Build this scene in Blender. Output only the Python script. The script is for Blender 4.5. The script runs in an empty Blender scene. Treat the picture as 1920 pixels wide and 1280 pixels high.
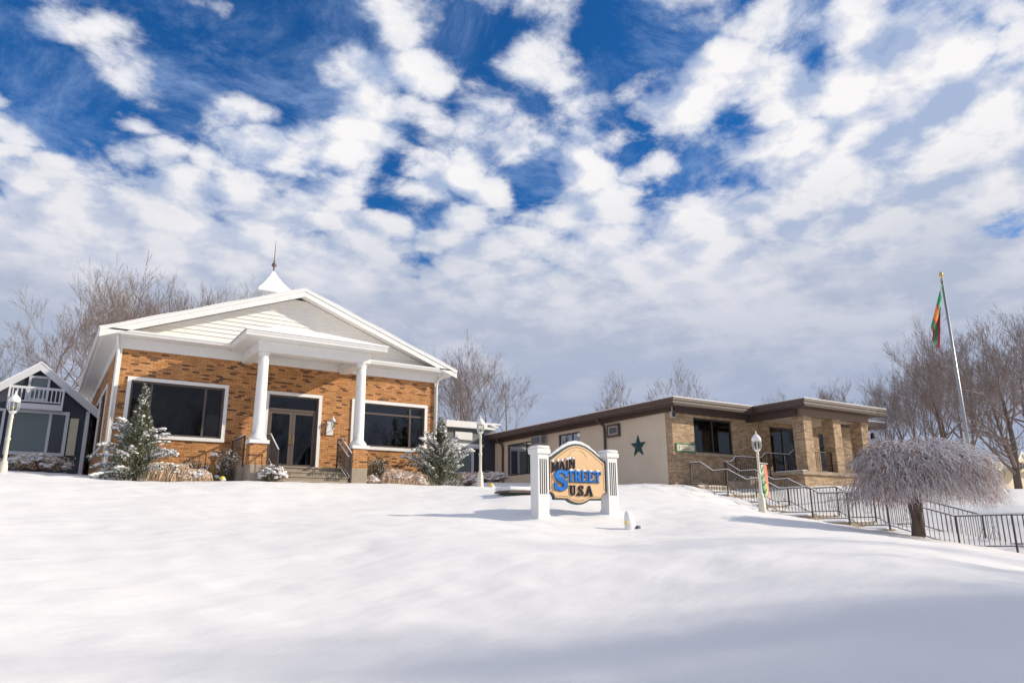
import bpy, math, random
import numpy as np
from mathutils import Vector, Matrix
R = math.radians
random.seed(7)
sc = bpy.context.scene
COL = sc.collection

# ------------------------------------------------------------------ helpers
class MB:
    def __init__(s): s.v = []; s.f = []; s.mi = []; s.cur = 0
    def add(s, vs, fs):
        b = len(s.v); s.v.extend([tuple(p) for p in vs])
        for f in fs: s.f.append(tuple(b + i for i in f)); s.mi.append(s.cur)
        return s
    def box(s, x0, x1, y0, y1, z0, z1):
        return s.add([(x0,y0,z0),(x1,y0,z0),(x1,y1,z0),(x0,y1,z0),(x0,y0,z1),(x1,y0,z1),(x1,y1,z1),(x0,y1,z1)],
              [(0,3,2,1),(4,5,6,7),(0,1,5,4),(1,2,6,5),(2,3,7,6),(3,0,4,7)])
    def quad(s, a, b, c, d): return s.add([a,b,c,d], [(0,1,2,3)])
    def prism(s, poly, axis, a0, a1):
        n = len(poly)
        def P(p, a): return {'y': (p[0], a, p[1]), 'x': (a, p[0], p[1]), 'z': (p[0], p[1], a)}[axis]
        vs = [P(p, a0) for p in poly] + [P(p, a1) for p in poly]
        fs = [tuple(range(n)), tuple(range(2*n-1, n-1, -1))]
        for i in range(n):
            j = (i+1) % n; fs.append((i, i+n, j+n, j))
        return s.add(vs, fs)
    def tube(s, pts, rad, n=6, cap=True):
        pts = [Vector(p) for p in pts]; m = len(pts)
        if not hasattr(rad, '__len__'): rad = [rad]*m
        vs = []; up = None
        for i, p in enumerate(pts):
            t = (pts[min(i+1, m-1)] - pts[max(i-1, 0)])
            if t.length < 1e-9: t = Vector((0,0,1))
            t.normalize()
            if up is None:
                up = Vector((0,0,1)) if abs(t.z) < .9 else Vector((1,0,0))
            a = t.cross(up)
            if a.length < 1e-4: a = t.cross(Vector((0,1,0)))
            a.normalize(); b = a.cross(t); up = b
            for k in range(n):
                an = 2*math.pi*k/n
                vs.append(p + (a*math.cos(an) + b*math.sin(an))*rad[i])
        fs = []
        for i in range(m-1):
            for k in range(n):
                k2 = (k+1) % n
                fs.append((i*n+k, i*n+k2, (i+1)*n+k2, (i+1)*n+k))
        if cap: fs.append(tuple(range(n-1,-1,-1))); fs.append(tuple((m-1)*n+k for k in range(n)))
        return s.add(vs, fs)
    def lathe(s, prof, c=(0,0), n=20):
        vs = []
        for r, z in prof:
            for k in range(n):
                a = 2*math.pi*k/n; vs.append((c[0]+r*math.cos(a), c[1]+r*math.sin(a), z))
        fs = []
        for i in range(len(prof)-1):
            for k in range(n):
                k2 = (k+1) % n; fs.append((i*n+k, i*n+k2, (i+1)*n+k2, (i+1)*n+k))
        fs.append(tuple(range(n-1,-1,-1))); fs.append(tuple((len(prof)-1)*n+k for k in range(n)))
        return s.add(vs, fs)
    def blob(s, c, rx, ry, rz, n=7, m=4, rot=0, jit=0.15):
        vs = [(c[0], c[1], c[2]-rz)]; cr, sr = math.cos(rot), math.sin(rot)
        for i in range(1, m):
            ph = -math.pi/2 + math.pi*i/m
            for k in range(n):
                a = 2*math.pi*k/n; q = 1+random.uniform(-jit, jit)
                x, y = rx*math.cos(a)*math.cos(ph)*q, ry*math.sin(a)*math.cos(ph)*q
                vs.append((c[0]+x*cr-y*sr, c[1]+x*sr+y*cr, c[2]+rz*math.sin(ph)*q))
        vs.append((c[0], c[1], c[2]+rz)); L = len(vs)-1; fs = []
        for k in range(n):
            k2 = (k+1) % n
            fs.append((0, 1+k2, 1+k)); fs.append((L, L-n+k, L-n+k2))
            for i in range(m-2): fs.append((1+i*n+k, 1+i*n+k2, 1+(i+1)*n+k2, 1+(i+1)*n+k))
        return s.add(vs, fs)
    def build(s, name, mat, parent=None, smooth=False, loc=None, bevel=0, fixn=False):
        off = Vector((0,0,0))
        if parent is not None:
            q = parent
            while q is not None: off += q.location; q = q.parent
        elif loc is not None: off = Vector(loc)
        me = bpy.data.meshes.new(name)
        me.from_pydata([(v[0]-off.x, v[1]-off.y, v[2]-off.z) for v in s.v], [], s.f)
        mats = mat if isinstance(mat, (list, tuple)) else [mat]
        for m in mats: me.materials.append(m)
        if len(mats) > 1: me.polygons.foreach_set('material_index', s.mi)
        if smooth: me.polygons.foreach_set('use_smooth', [True]*len(me.polygons))
        if fixn:
            import bmesh
            b = bmesh.new(); b.from_mesh(me); bmesh.ops.recalc_face_normals(b, faces=b.faces); b.to_mesh(me); b.free()
        me.update()
        o = bpy.data.objects.new(name, me); COL.objects.link(o)
        if parent is not None: o.parent = parent
        elif loc is not None: o.location = off
        if bevel:
            bm = o.modifiers.new('bevel', 'BEVEL'); bm.width = bevel; bm.segments = 2; bm.limit_method = 'ANGLE'
        return o

def tag(o, label=None, cat=None, group=None, kind=None):
    if label: o['label'] = label
    if cat: o['category'] = cat
    if group: o['group'] = group
    if kind: o['kind'] = kind
    return o
def thing(name, label, cat, loc=(0,0,0), group=None):
    o = bpy.data.objects.new(name, None); COL.objects.link(o); o.location = loc; o.empty_display_size = .2
    return tag(o, label, cat, group)
def copy_tree(o, parent=None):
    c = o.copy(); COL.objects.link(c)
    if parent: c.parent = parent
    for ch in list(o.children): copy_tree(ch, c)
    return c

# ------------------------------------------------------------------ materials
def mat(name, col, rough=.6, metal=0, spec=.5, bump=None, var=None, emis=None):
    """bump=(scale,strength,dist); var=(scale, amount)"""
    m = bpy.data.materials.new(name); m.use_nodes = True
    nt = m.node_tree; N = nt.nodes; Lk = nt.links; b = N['Principled BSDF']
    b.inputs['Base Color'].default_value = (*col, 1); b.inputs['Roughness'].default_value = rough
    b.inputs['Metallic'].default_value = metal; b.inputs['Specular IOR Level'].default_value = spec
    tc = N.new('ShaderNodeTexCoord')
    if var:
        n = N.new('ShaderNodeTexNoise'); n.inputs['Scale'].default_value = var[0]; n.inputs['Detail'].default_value = 6; n.inputs['Roughness'].default_value = .65
        Lk.new(tc.outputs['Object'], n.inputs['Vector'])
        r = N.new('ShaderNodeValToRGB')
        r.color_ramp.elements[0].position = .3; r.color_ramp.elements[1].position = .7
        a = var[1]
        r.color_ramp.elements[0].color = (*[c*(1-a) for c in col], 1); r.color_ramp.elements[1].color = (*[min(1, c*(1+a)) for c in col], 1)
        Lk.new(n.outputs['Fac'], r.inputs['Fac']); Lk.new(r.outputs['Color'], b.inputs['Base Color'])
    if bump:
        n2 = N.new('ShaderNodeTexNoise'); n2.inputs['Scale'].default_value = bump[0]; n2.inputs['Detail'].default_value = 5
        Lk.new(tc.outputs['Object'], n2.inputs['Vector'])
        bp = N.new('ShaderNodeBump'); bp.inputs['Strength'].default_value = bump[1]; bp.inputs['Distance'].default_value = bump[2]
        Lk.new(n2.outputs['Fac'], bp.inputs['Height']); Lk.new(bp.outputs['Normal'], b.inputs['Normal'])
    if emis: b.inputs['Emission Color'].default_value = (*emis[0], 1); b.inputs['Emission Strength'].default_value = emis[1]
    return m

def brick_mat(name, stops, mortar, bw, bh, ms=.006, bumpd=.004):
    m = bpy.data.materials.new(name); m.use_nodes = True
    nt = m.node_tree; N = nt.nodes; Lk = nt.links; b = N['Principled BSDF']; b.inputs['Roughness'].default_value = .85
    b.inputs['Specular IOR Level'].default_value = .2
    g = N.new('ShaderNodeNewGeometry'); sx = N.new('ShaderNodeSeparateXYZ'); Lk.new(g.outputs['Position'], sx.inputs[0])
    ad = N.new('ShaderNodeMath'); ad.operation = 'ADD'; Lk.new(sx.outputs['X'], ad.inputs[0]); Lk.new(sx.outputs['Y'], ad.inputs[1])
    cb = N.new('ShaderNodeCombineXYZ'); Lk.new(ad.outputs[0], cb.inputs['X']); Lk.new(sx.outputs['Z'], cb.inputs['Y'])
    br = N.new('ShaderNodeTexBrick'); Lk.new(cb.outputs[0], br.inputs['Vector'])
    for k, v in (('Scale', 1.), ('Mortar Size', ms), ('Mortar Smooth', .2), ('Bias', 0.), ('Brick Width', bw), ('Row Height', bh)): br.inputs[k].default_value = v
    br.inputs['Color1'].default_value = (0,0,0,1); br.inputs['Color2'].default_value = (1,1,1,1); br.inputs['Mortar'].default_value = (.5,.5,.5,1)
    rp = N.new('ShaderNodeValToRGB'); e = rp.color_ramp; e.interpolation = 'LINEAR'
    e.elements[0].position = stops[0][0]; e.elements[0].color = (*stops[0][1], 1)
    e.elements[1].position = stops[-1][0]; e.elements[1].color = (*stops[-1][1], 1)
    for p, c in stops[1:-1]:
        q = e.elements.new(p); q.color = (*c, 1)
    Lk.new(br.outputs['Color'], rp.inputs['Fac'])
    n = N.new('ShaderNodeTexNoise'); n.inputs['Scale'].default_value = 2.3; n.inputs['Detail'].default_value = 8; n.inputs['Roughness'].default_value = .7
    Lk.new(g.outputs['Position'], n.inputs['Vector'])
    mr = N.new('ShaderNodeMapRange'); mr.inputs['From Min'].default_value = .3; mr.inputs['From Max'].default_value = .7
    mr.inputs['To Min'].default_value = .78; mr.inputs['To Max'].default_value = 1.15; Lk.new(n.outputs['Fac'], mr.inputs['Value'])
    mx = N.new('ShaderNodeMix'); mx.data_type = 'RGBA'
    Lk.new(br.outputs['Fac'], mx.inputs['Factor']); Lk.new(rp.outputs['Color'], mx.inputs['A']); mx.inputs['B'].default_value = (*mortar, 1)
    vm = N.new('ShaderNodeVectorMath'); vm.operation = 'SCALE'; Lk.new(mx.outputs['Result'], vm.inputs[0]); Lk.new(mr.outputs[0], vm.inputs['Scale'])
    Lk.new(vm.outputs[0], b.inputs['Base Color'])
    bp = N.new('ShaderNodeBump'); bp.invert = True; bp.inputs['Strength'].default_value = .6; bp.inputs['Distance'].default_value = bumpd
    Lk.new(br.outputs['Fac'], bp.inputs['Height']); Lk.new(bp.outputs['Normal'], b.inputs['Normal'])
    return m

def snowy_mat(name, col, thr=.15, soft=.35, snow=(.80,.79,.80), nscale=6., namp=.5, rough=.9, col2=None):
    """snow lies where the surface faces up"""
    m = bpy.data.materials.new(name); m.use_nodes = True
    nt = m.node_tree; N = nt.nodes; Lk = nt.links; b = N['Principled BSDF']; b.inputs['Roughness'].default_value = rough
    b.inputs['Specular IOR Level'].default_value = .15
    g = N.new('ShaderNodeNewGeometry'); sx = N.new('ShaderNodeSeparateXYZ'); Lk.new(g.outputs['Normal'], sx.inputs[0])
    tc = N.new('ShaderNodeTexCoord')
    n = N.new('ShaderNodeTexNoise'); n.inputs['Scale'].default_value = nscale; n.inputs['Detail'].default_value = 3
    Lk.new(tc.outputs['Object'], n.inputs['Vector'])
    ma = N.new('ShaderNodeMath'); ma.operation = 'MULTIPLY_ADD'; Lk.new(n.outputs['Fac'], ma.inputs[0]); ma.inputs[1].default_value = namp; ma.inputs[2].default_value = -namp/2
    ad = N.new('ShaderNodeMath'); ad.operation = 'ADD'; Lk.new(sx.outputs['Z'], ad.inputs[0]); Lk.new(ma.outputs[0], ad.inputs[1])
    mr = N.new('ShaderNodeMapRange'); mr.inputs['From Min'].default_value = thr; mr.inputs['From Max'].default_value = thr+soft
    Lk.new(ad.outputs[0], mr.inputs['Value'])
    mx = N.new('ShaderNodeMix'); mx.data_type = 'RGBA'; Lk.new(mr.outputs[0], mx.inputs['Factor'])
    if col2:
        n3 = N.new('ShaderNodeTexNoise'); n3.inputs['Scale'].default_value = nscale*1.7; Lk.new(tc.outputs['Object'], n3.inputs['Vector'])
        m3 = N.new('ShaderNodeMix'); m3.data_type = 'RGBA'; Lk.new(n3.outputs['Fac'], m3.inputs['Factor'])
        m3.inputs['A'].default_value = (*col, 1); m3.inputs['B'].default_value = (*col2, 1); Lk.new(m3.outputs['Result'], mx.inputs['A'])
    else: mx.inputs['A'].default_value = (*col, 1)
    mx.inputs['B'].default_value = (*snow, 1)
    Lk.new(mx.outputs['Result'], b.inputs['Base Color'])
    return m

def glass_mat(name, tint=(.58,.60,.60), gloss=1.0, rough=.02):
    m = bpy.data.materials.new(name); m.use_nodes = True
    nt = m.node_tree; N = nt.nodes; Lk = nt.links; N.remove(N['Principled BSDF'])
    out = N['Material Output']; tr = N.new('ShaderNodeBsdfTransparent'); tr.inputs[0].default_value = (*tint, 1)
    gl = N.new('ShaderNodeBsdfGlossy'); gl.inputs['Roughness'].default_value = rough; gl.inputs[0].default_value = (.9,.93,.95,1)
    fr = N.new('ShaderNodeFresnel'); fr.inputs['IOR'].default_value = 1.45
    tc = N.new('ShaderNodeTexCoord'); n = N.new('ShaderNodeTexNoise'); n.inputs['Scale'].default_value = 1.2; n.inputs['Detail'].default_value = 1
    Lk.new(tc.outputs['Object'], n.inputs['Vector'])
    bp = N.new('ShaderNodeBump'); bp.inputs['Strength'].default_value = .12; bp.inputs['Distance'].default_value = .02; Lk.new(n.outputs['Fac'], bp.inputs['Height'])
    Lk.new(bp.outputs['Normal'], gl.inputs['Normal'])
    mu = N.new('ShaderNodeMath'); mu.operation = 'MULTIPLY'; mu.inputs[1].default_value = gloss*1.0; Lk.new(fr.outputs[0], mu.inputs[0])
    mx = N.new('ShaderNodeMixShader'); Lk.new(mu.outputs[0], mx.inputs[0]); Lk.new(tr.outputs[0], mx.inputs[1]); Lk.new(gl.outputs[0], mx.inputs[2])
    Lk.new(mx.outputs[0], out.inputs['Surface'])
    return m

M = {}
M['snow'] = mat('snow', (.82,.805,.80), .65, spec=.3, bump=(9, .35, .03))
M['snow_fine'] = mat('snow_fine', (.83,.815,.81), .7, spec=.25, bump=(25, .4, .02))
M['brick'] = brick_mat('orange_brick', [(0,(.13,.072,.045)),(.09,(.17,.085,.048)),(.16,(.44,.20,.075)),(.55,(.53,.255,.10)),(1,(.60,.31,.13))], (.20,.12,.07), .22, .066, .007)
M['tanbrick'] = brick_mat('tan_brick', [(0,(.30,.20,.125)),(.3,(.40,.275,.17)),(.7,(.48,.34,.21)),(1,(.56,.41,.26))], (.32,.25,.18), .22, .066, .006)
M['white'] = mat('white_paint', (.78,.77,.745), .5, var=(3,.04))
M['siding'] = mat('white_siding', (.86,.83,.77), .5, var=(2,.03))
M['stucco'] = mat('beige_stucco', (.64,.56,.44), .9, spec=.2, bump=(60,.3,.004), var=(.7,.06))
M['brown'] = mat('brown_metal', (.085,.055,.045), .45, var=(2,.15))
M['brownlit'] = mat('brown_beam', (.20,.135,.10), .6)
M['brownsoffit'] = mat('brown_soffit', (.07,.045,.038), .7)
M['darkmetal'] = mat('dark_metal', (.05,.038,.034), .55, metal=.2)
M['bronze'] = mat('bronze_frame', (.115,.088,.075), .4, metal=.2)
M['blackframe'] = mat('black_frame', (.03,.026,.026), .4)
M['glass'] = glass_mat('window_glass')
M['glass_dark'] = glass_mat('dark_window_glass', (.50,.52,.52), 1.5)
M['glass_bright'] = glass_mat('reflecting_glass', (.45,.50,.52), 2.6)
M['glass_side'] = glass_mat('side_window_glass', (.25,.27,.28), .45)
M['glass_blind'] = mat('window_with_green_blind', (.13,.165,.155), .12, spec=.8)
M['interior'] = mat('interior_wall', (.30,.24,.19), .9, var=(1.3,.4))
M['concrete'] = mat('concrete', (.36,.30,.23), .9, spec=.2, bump=(30,.3,.004), var=(3,.15))
M['stone'] = mat('tan_stone', (.36,.28,.20), .9, spec=.2, bump=(14,.6,.012), var=(4,.3))
M['darksiding'] = mat('dark_grey_siding', (.045,.05,.068), .6, var=(3,.15))
M['greysiding'] = mat('grey_siding', (.14,.15,.145), .6, var=(3,.1))
M['trim'] = mat('white_trim', (.62,.62,.64), .5, var=(3,.04))
M['cream'] = mat('cream_shutter', (.58,.52,.38), .6, var=(4,.06))
M['bark'] = snowy_mat('bark', (.20,.15,.12), .5, .35, nscale=3, col2=(.11,.085,.07))
M['twig'] = snowy_mat('twigs', (.26,.205,.18), .38, .5, nscale=2, namp=.9, col2=(.17,.135,.12))
M['weep'] = snowy_mat('weeping_twigs', (.42,.29,.25), -.12, .5, nscale=6, namp=.9, col2=(.20,.14,.12))
M['needle'] = snowy_mat('evergreen_needles', (.09,.115,.075), .12, .55, nscale=6, namp=.9, col2=(.15,.15,.08))
M['shrubleaf'] = snowy_mat('shrub_leaves', (.15,.14,.085), .15, .5, nscale=9, namp=.8, col2=(.14,.11,.06))
M['grass'] = snowy_mat('dry_grass', (.62,.42,.27), .45, .45, nscale=8, namp=.9, col2=(.68,.54,.40))
M['star'] = mat('dark_green_metal', (.012,.06,.06), .4, metal=.3, var=(5,.2))
M['green'] = mat('green_paint', (.02,.16,.09), .5)
M['lamp'] = mat('cream_lamp_post', (.72,.66,.52), .4, var=(5,.04))
M['lampwhite'] = mat('white_lamp', (.74,.74,.73), .4)
M['lampglass'] = glass_mat('lamp_glass', (.82,.85,.84), .8)
M['bulb'] = mat('yellow_bulb', (.85,.62,.06), .3)
M['pole'] = mat('aluminium_pole', (.36,.36,.37), .4, metal=.6)
M['gold'] = mat('gold_ball', (.65,.42,.12), .3, metal=.8)
M['signface'] = mat('peach_sign_board', (.68,.44,.23), .5, var=(1.5,.12))
M['signdark'] = mat('dark_sign_border', (.018,.05,.062), .45)
M['signblue'] = mat('blue_letters', (.008,.17,.58), .6, spec=.25)
M['signink'] = mat('dark_letters', (.012,.016,.035), .7, spec=.2)
M['signgold'] = mat('faded_scroll', (.55,.52,.42), .6)
M['groove'] = mat('dark_groove', (.05,.055,.06), .8)
M['copper'] = mat('weathered_copper', (.20,.13,.11), .5, metal=.3)
M['statue'] = snowy_mat('brown_statue', (.30,.17,.07), .6, .25, nscale=12)
M['orange'] = mat('orange_paint', (.8,.25,.02), .5)
M['acgrey'] = mat('grey_plastic', (.42,.41,.39), .5)
M['grille'] = mat('dark_grille', (.10,.12,.13), .5)
M['clay'] = mat('stone_planter', (.36,.29,.2), .8, bump=(20,.4,.01))
M['flaggreen'] = mat('green_cloth', (.01,.30,.12), .7); M['flagred'] = mat('red_cloth', (.50,.03,.06), .7)
M['flagorange'] = mat('orange_cloth', (.85,.26,.03), .7); M['flaglight'] = mat('light_green_cloth', (.16,.42,.18), .7)
M['pink'] = mat('coral_cloth', (.72,.22,.14), .7); M['palegreen'] = mat('pale_green_cloth', (.50,.62,.42), .7)
M['tabletop'] = mat('white_tabletop', (.5,.48,.45), .5)

# ------------------------------------------------------------------ terrain
CP = [(-8,2,-1.6),(6,-4,-1.9),(12,-5,-2.1),(-20,5,-1.5),(-12,12,-.8),(-10,22,1.2),(-4,22,1.2),
 (5.3,21.0,1.2),(5.5,22.6,1.34),(0,22.4,1.28),(9.3,22.3,1.37),(12.4,21.1,1.26),
 (18.2,14.5,.36),(16,18,.93),(20,20,1.38),(22,22.3,1.6),(22,25,1.75),(21,30,2.05),(22,35.5,2.38),(15,24,1.42),(15,30,1.8),
 (1.5,24.5,1.38),(6,25,1.38),(13,25,1.4),(7,35,1.9),(0,28,1.75),(0,34,2.12),(-12,34,2.15),(18.5,35.5,2.5),(14,35.5,2.25),
 (22.3,21,1.52),(22.3,20,1.16),(22.3,19,.98),(22.3,18.1,.68),(22.3,17,.36),(22.3,15.5,.05),(22.3,14.2,-.15),(22.3,13.2,-.2),(22.3,11.4,-.62),(22.3,10,-.78),(22.3,8,-.95),(22.3,4,-1.35),(21,0,-1.8),
 (24.4,20,1.2),(24.4,17.5,.62),(24.4,15,.2),(24.4,12.5,-.15),(24.6,10,-.5),(24.6,7,-.8),(17.54,9.61,-.26),(30,0,-1.8),
 (27,18.6,1.45),(32,18.6,1.55),(27,15,.85),(27,11.5,.55),(31.4,13,1.15),(31,15.5,1.3),(40,16,1.6),(47,20,1.8),(58,23,1.95),(38,21,1.7),(36,6,.5),(26,8,-.4),(60,10,1.2),
 (30,30,1.9),(40,45,2.3),(10,50,2.5),(-30,60,2.5),(60,60,2.7),(100,40,2.4),(140,0,1.5),(-60,20,1.5),(-60,-20,-1.6),(40,-40,-2.2),(-20,-50,-2),(100,-40,-1.5),(0,120,3),(100,120,3),(-90,90,3)]
def hp(px): 
    t_=math.atan((px-960)/1400.)+R(32.87); return math.sin(t_),math.cos(t_)
for px_,rows in ((0,((8,-1.12),(12,-.42),(16,.12),(19,.62))),(300,((8,-1.12),(12,-.40),(16,.14),(19,.64))),(620,((8,-1.10),(12,-.30),(15,.06),(18,.38),(20.5,.85))),
   (860,((8,-1.05),(12,-.20),(15,.10),(17.5,.26),(20.5,.85))),(1012,((8,-1.02),(12,-.22),(16.98,.12),(20,.8))),(1180,((8,-.98),(12,-.30),(15.5,-.17),(18.3,.22))),
   (1350,((8,-.92),(12,-.26),(16,-.02),(20,.35))),(1500,((8,-.88),(11,-.34),(15,-.16),(19,-.02))),(1700,((8,-.88),(11,-.42),(15,-.27))),(1900,((8,-1.0),(12,-.62),(18,-.62))),
   (960,((0.01,-1.72),(4,-1.55),(6,-1.35))),(100,((4,-1.6),(6,-1.4))),(1900,((4,-1.5),(6,-1.28)))):
    hx_,hy_=hp(px_)
    for D0,z0 in rows: CP.append((hx_*D0,hy_*D0,z0))
cp = np.array(CP, float); c2 = 1.2**2
A = np.sqrt(((cp[:,None,:2]-cp[None,:,:2])**2).sum(-1) + c2)
n_ = len(cp)
S = np.zeros((n_+1, n_+1)); S[:n_,:n_] = A; S[:n_,n_] = 1; S[n_,:n_] = 1
W = np.linalg.solve(S, np.append(cp[:,2], 0))
def ground(x, y):
    x = np.asarray(x, float); y = np.asarray(y, float)
    shp = x.shape; x = x.ravel(); y = y.ravel()
    out = np.empty(len(x))
    for i in range(0, len(x), 4000):
        q = np.sqrt((x[i:i+4000,None]-cp[:,0])**2 + (y[i:i+4000,None]-cp[:,1])**2 + c2)
        out[i:i+4000] = q @ W[:n_] + W[n_]
    return np.clip(out, -2.6, 3.4).reshape(shp)
def gz(x, y): return float(ground(np.array([x]), np.array([y]))[0])

rng = np.random.RandomState(5)
def vnoise(x, y, seed):
    r = np.random.RandomState(seed); T = r.rand(64, 64)
    xi = np.floor(x).astype(int); yi = np.floor(y).astype(int); fx = x-xi; fy = y-yi
    fx = fx*fx*(3-2*fx); fy = fy*fy*(3-2*fy)
    a = T[xi%64, yi%64]; b = T[(xi+1)%64, yi%64]; c = T[xi%64, (yi+1)%64]; d = T[(xi+1)%64, (yi+1)%64]
    return (a*(1-fx)+b*fx)*(1-fy)+(c*(1-fx)+d*fx)*fy-.5
def axis(lo, hi, step, far0, far1):
    a = list(np.arange(lo, hi+.001, step)); s = step
    l = lo
    while l > far0: s *= 1.25; l -= s; a.insert(0, l)
    s = step; h = hi
    while h < far1: s *= 1.25; h += s; a.append(h)
    return np.array(a)
gx = axis(-6, 33, .14, -350, 420); gy = axis(3, 26, .14, -300, 420)
GX, GY = np.meshgrid(gx, gy, indexing='ij'); GZ = ground(GX, GY)
rx = GX*.87-GY*.5; ry = GX*.5+GY*.87
damp = np.clip((60-np.hypot(GX-10, GY-14))/20, 0, 1)
GZ = GZ + damp*(.07*vnoise(rx*.45, ry*.9, 1)+.035*vnoise(rx*1.1, ry*2.2, 2)+.034*vnoise(rx*2.3, ry*4.1, 3)+.014*vnoise(GX*5.3, GY*6.1, 4))
rough = np.exp(-((GX-20.8)**2/6+(GY-19.3)**2/10))
GZ += rough*(.10*vnoise(GX*2.4, GY*2.4, 8)+.05*vnoise(GX*5, GY*5, 9))
# low snow drifts round the sign posts
for cx, cy in ((9.79,14.0),(11.88,14.0)):
    d = np.hypot(GX-cx, GY-cy); GZ += .07*np.exp(-(d/.38)**2)
    dd = np.hypot((GX-cx+.75)/1.6, GY-cy-.2); GZ -= .03*np.exp(-(dd/.3)**2)
nx, ny = GX.shape
me = bpy.data.meshes.new('ground')
vv = np.stack([GX, GY, GZ], -1).reshape(-1, 3)
I, J = np.meshgrid(np.arange(nx-1), np.arange(ny-1), indexing='ij'); a = (I*ny+J).ravel()
ff = np.stack([a, a+ny, a+ny+1, a+1], 1)
me.from_pydata(vv.tolist(), [], ff.tolist()); me.polygons.foreach_set('use_smooth', [True]*len(me.polygons))
gm = mat('snow_ground', (.85,.82,.795), .6, spec=.3)
nt = gm.node_tree; N = nt.nodes; Lk = nt.links; b = N['Principled BSDF']
tc = N.new('ShaderNodeTexCoord'); mp = N.new('ShaderNodeMapping'); mp.inputs['Rotation'].default_value = (0,0,R(-30)); mp.inputs['Scale'].default_value = (.6,1.6,1)
Lk.new(tc.outputs['Object'], mp.inputs['Vector'])
n1 = N.new('ShaderNodeTexNoise'); n1.inputs['Scale'].default_value = 2.2; n1.inputs['Detail'].default_value = 9; n1.inputs['Roughness'].default_value = .5; Lk.new(mp.outputs[0], n1.inputs['Vector'])
n2 = N.new('ShaderNodeTexNoise'); n2.inputs['Scale'].default_value = 45; n2.inputs['Detail'].default_value = 4; Lk.new(tc.outputs['Object'], n2.inputs['Vector'])
b1 = N.new('ShaderNodeBump'); b1.inputs['Strength'].default_value = .22; b1.inputs['Distance'].default_value = .12; Lk.new(n1.outputs['Fac'], b1.inputs['Height'])
b2 = N.new('ShaderNodeBump'); b2.inputs['Strength'].default_value = .12; b2.inputs['Distance'].default_value = .01; Lk.new(n2.outputs['Fac'], b2.inputs['Height']); Lk.new(b1.outputs['Normal'], b2.inputs['Normal'])
Lk.new(b2.outputs['Normal'], b.inputs['Normal'])
me.materials.append(gm)
g_ = bpy.data.objects.new('ground', me); COL.objects.link(g_); tag(g_, 'snow covered lawn rising to the buildings', None, None, 'structure')

# ------------------------------------------------------------------ wall with openings
def wall(mb, plane, c, u0, u1, z0, z1, holes, depth=.18, inward=1):
    """plane 'y' (wall at y=c, u=x) or 'x' (wall at x=c, u=y); reveals go to c+inward*depth"""
    us = sorted({u0,u1,*[h[0] for h in holes],*[h[1] for h in holes]}); zs = sorted({z0,z1,*[h[2] for h in holes],*[h[3] for h in holes]})
    P = (lambda u,z,d=0: (u, c+inward*d, z)) if plane == 'y' else (lambda u,z,d=0: (c+inward*d, u, z))
    for i in range(len(us)-1):
        for j in range(len(zs)-1):
            cu, cz = (us[i]+us[i+1])/2, (zs[j]+zs[j+1])/2
            if any(h[0]<cu<h[1] and h[2]<cz<h[3] for h in holes): continue
            mb.quad(P(us[i],zs[j]), P(us[i+1],zs[j]), P(us[i+1],zs[j+1]), P(us[i],zs[j+1]))
    for h in holes:
        a,b_,z_,t = h
        mb.quad(P(a,z_),P(a,z_,depth),P(a,t,depth),P(a,t)); mb.quad(P(b_,z_),P(b_,t),P(b_,t,depth),P(b_,z_,depth))
        mb.quad(P(a,t),P(a,t,depth),P(b_,t,depth),P(b_,t)); mb.quad(P(a,z_),P(b_,z_),P(b_,z_,depth),P(a,z_,depth))
def frame_y(mb, x0, x1, z0, z1, w, ya, yb):
    mb.box(x0,x1,ya,yb,z1-w,z1); mb.box(x0,x1,ya,yb,z0,z0+w); mb.box(x0,x0+w,ya,yb,z0+w,z1-w); mb.box(x1-w,x1,ya,yb,z0+w,z1-w)
def frame_x(mb, y0, y1, z0, z1, w, xa, xb):
    mb.box(xa,xb,y0,y1,z1-w,z1); mb.box(xa,xb,y0,y1,z0,z0+w); mb.box(xa,xb,y0,y0+w,z0+w,z1-w); mb.box(xa,xb,y1-w,y1,z0+w,z1-w)

# ================================================================== BRICK HOUSE
H = thing('brick_house', 'orange brick building with white columned porch, white gable and steeple', 'building', (7.4,26,1.3))
WX0, WX1, WY, BY, ZT = 1.66, 13.15, 26., 39.6, 5.67
LW = (2.13, 5.02, 2.92, 4.65); RW = (9.70, 12.62, 2.95, 4.59); DR = (6.52, 8.32, 1.97, 4.60)
mb = MB()
wall(mb, 'y', WY, WX0, WX1, 1.9, ZT, [LW, RW, DR])
wall(mb, 'x', WX0, WY, BY, 1.9, ZT, [(28.9,31.6,2.75,4.85),(32.0,36.2,2.75,4.85)])
mb.quad((WX1,WY,1.9),(WX1,BY,1.9),(WX1,BY,ZT),(WX1,WY,ZT)); mb.quad((WX0,BY,1.9),(WX1,BY,1.9),(WX1,BY,ZT),(WX0,BY,ZT))
mb.build('wall', M['brick'], H)
mb = MB(); mb.box(WX0-.02, WX1+.02, WY-.02, BY+.02, 1.0, 1.9); mb.build('foundation', M['concrete'], H)
mb = MB(); mb.box(WX0+.2,WX1-.2,WY+.3,BY-.2,5.2,5.3); mb.box(WX0+.2,WX1-.2,WY+.3,BY-.2,1.86,1.96)
mb.quad((WX0+.22,31,1.96),(WX1-.22,31,1.96),(WX1-.22,31,5.2),(WX0+.22,31,5.2))
for k in range(4):
    mb.box(2.4+k*.75,2.9+k*.75,30.9,30.96,3.3,3.9)
mb.box(5.9,6.0,26.3,31,1.96,5.2); mb.box(9.2,9.3,26.3,31,1.96,5.2)
mb.build('interior', M['interior'], H)
mb = MB()
for k in range(5): mb.box(2.0+k*.8,2.55+k*.8,30.6,30.95,1.97,3.1+.2*(k%3))
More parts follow.
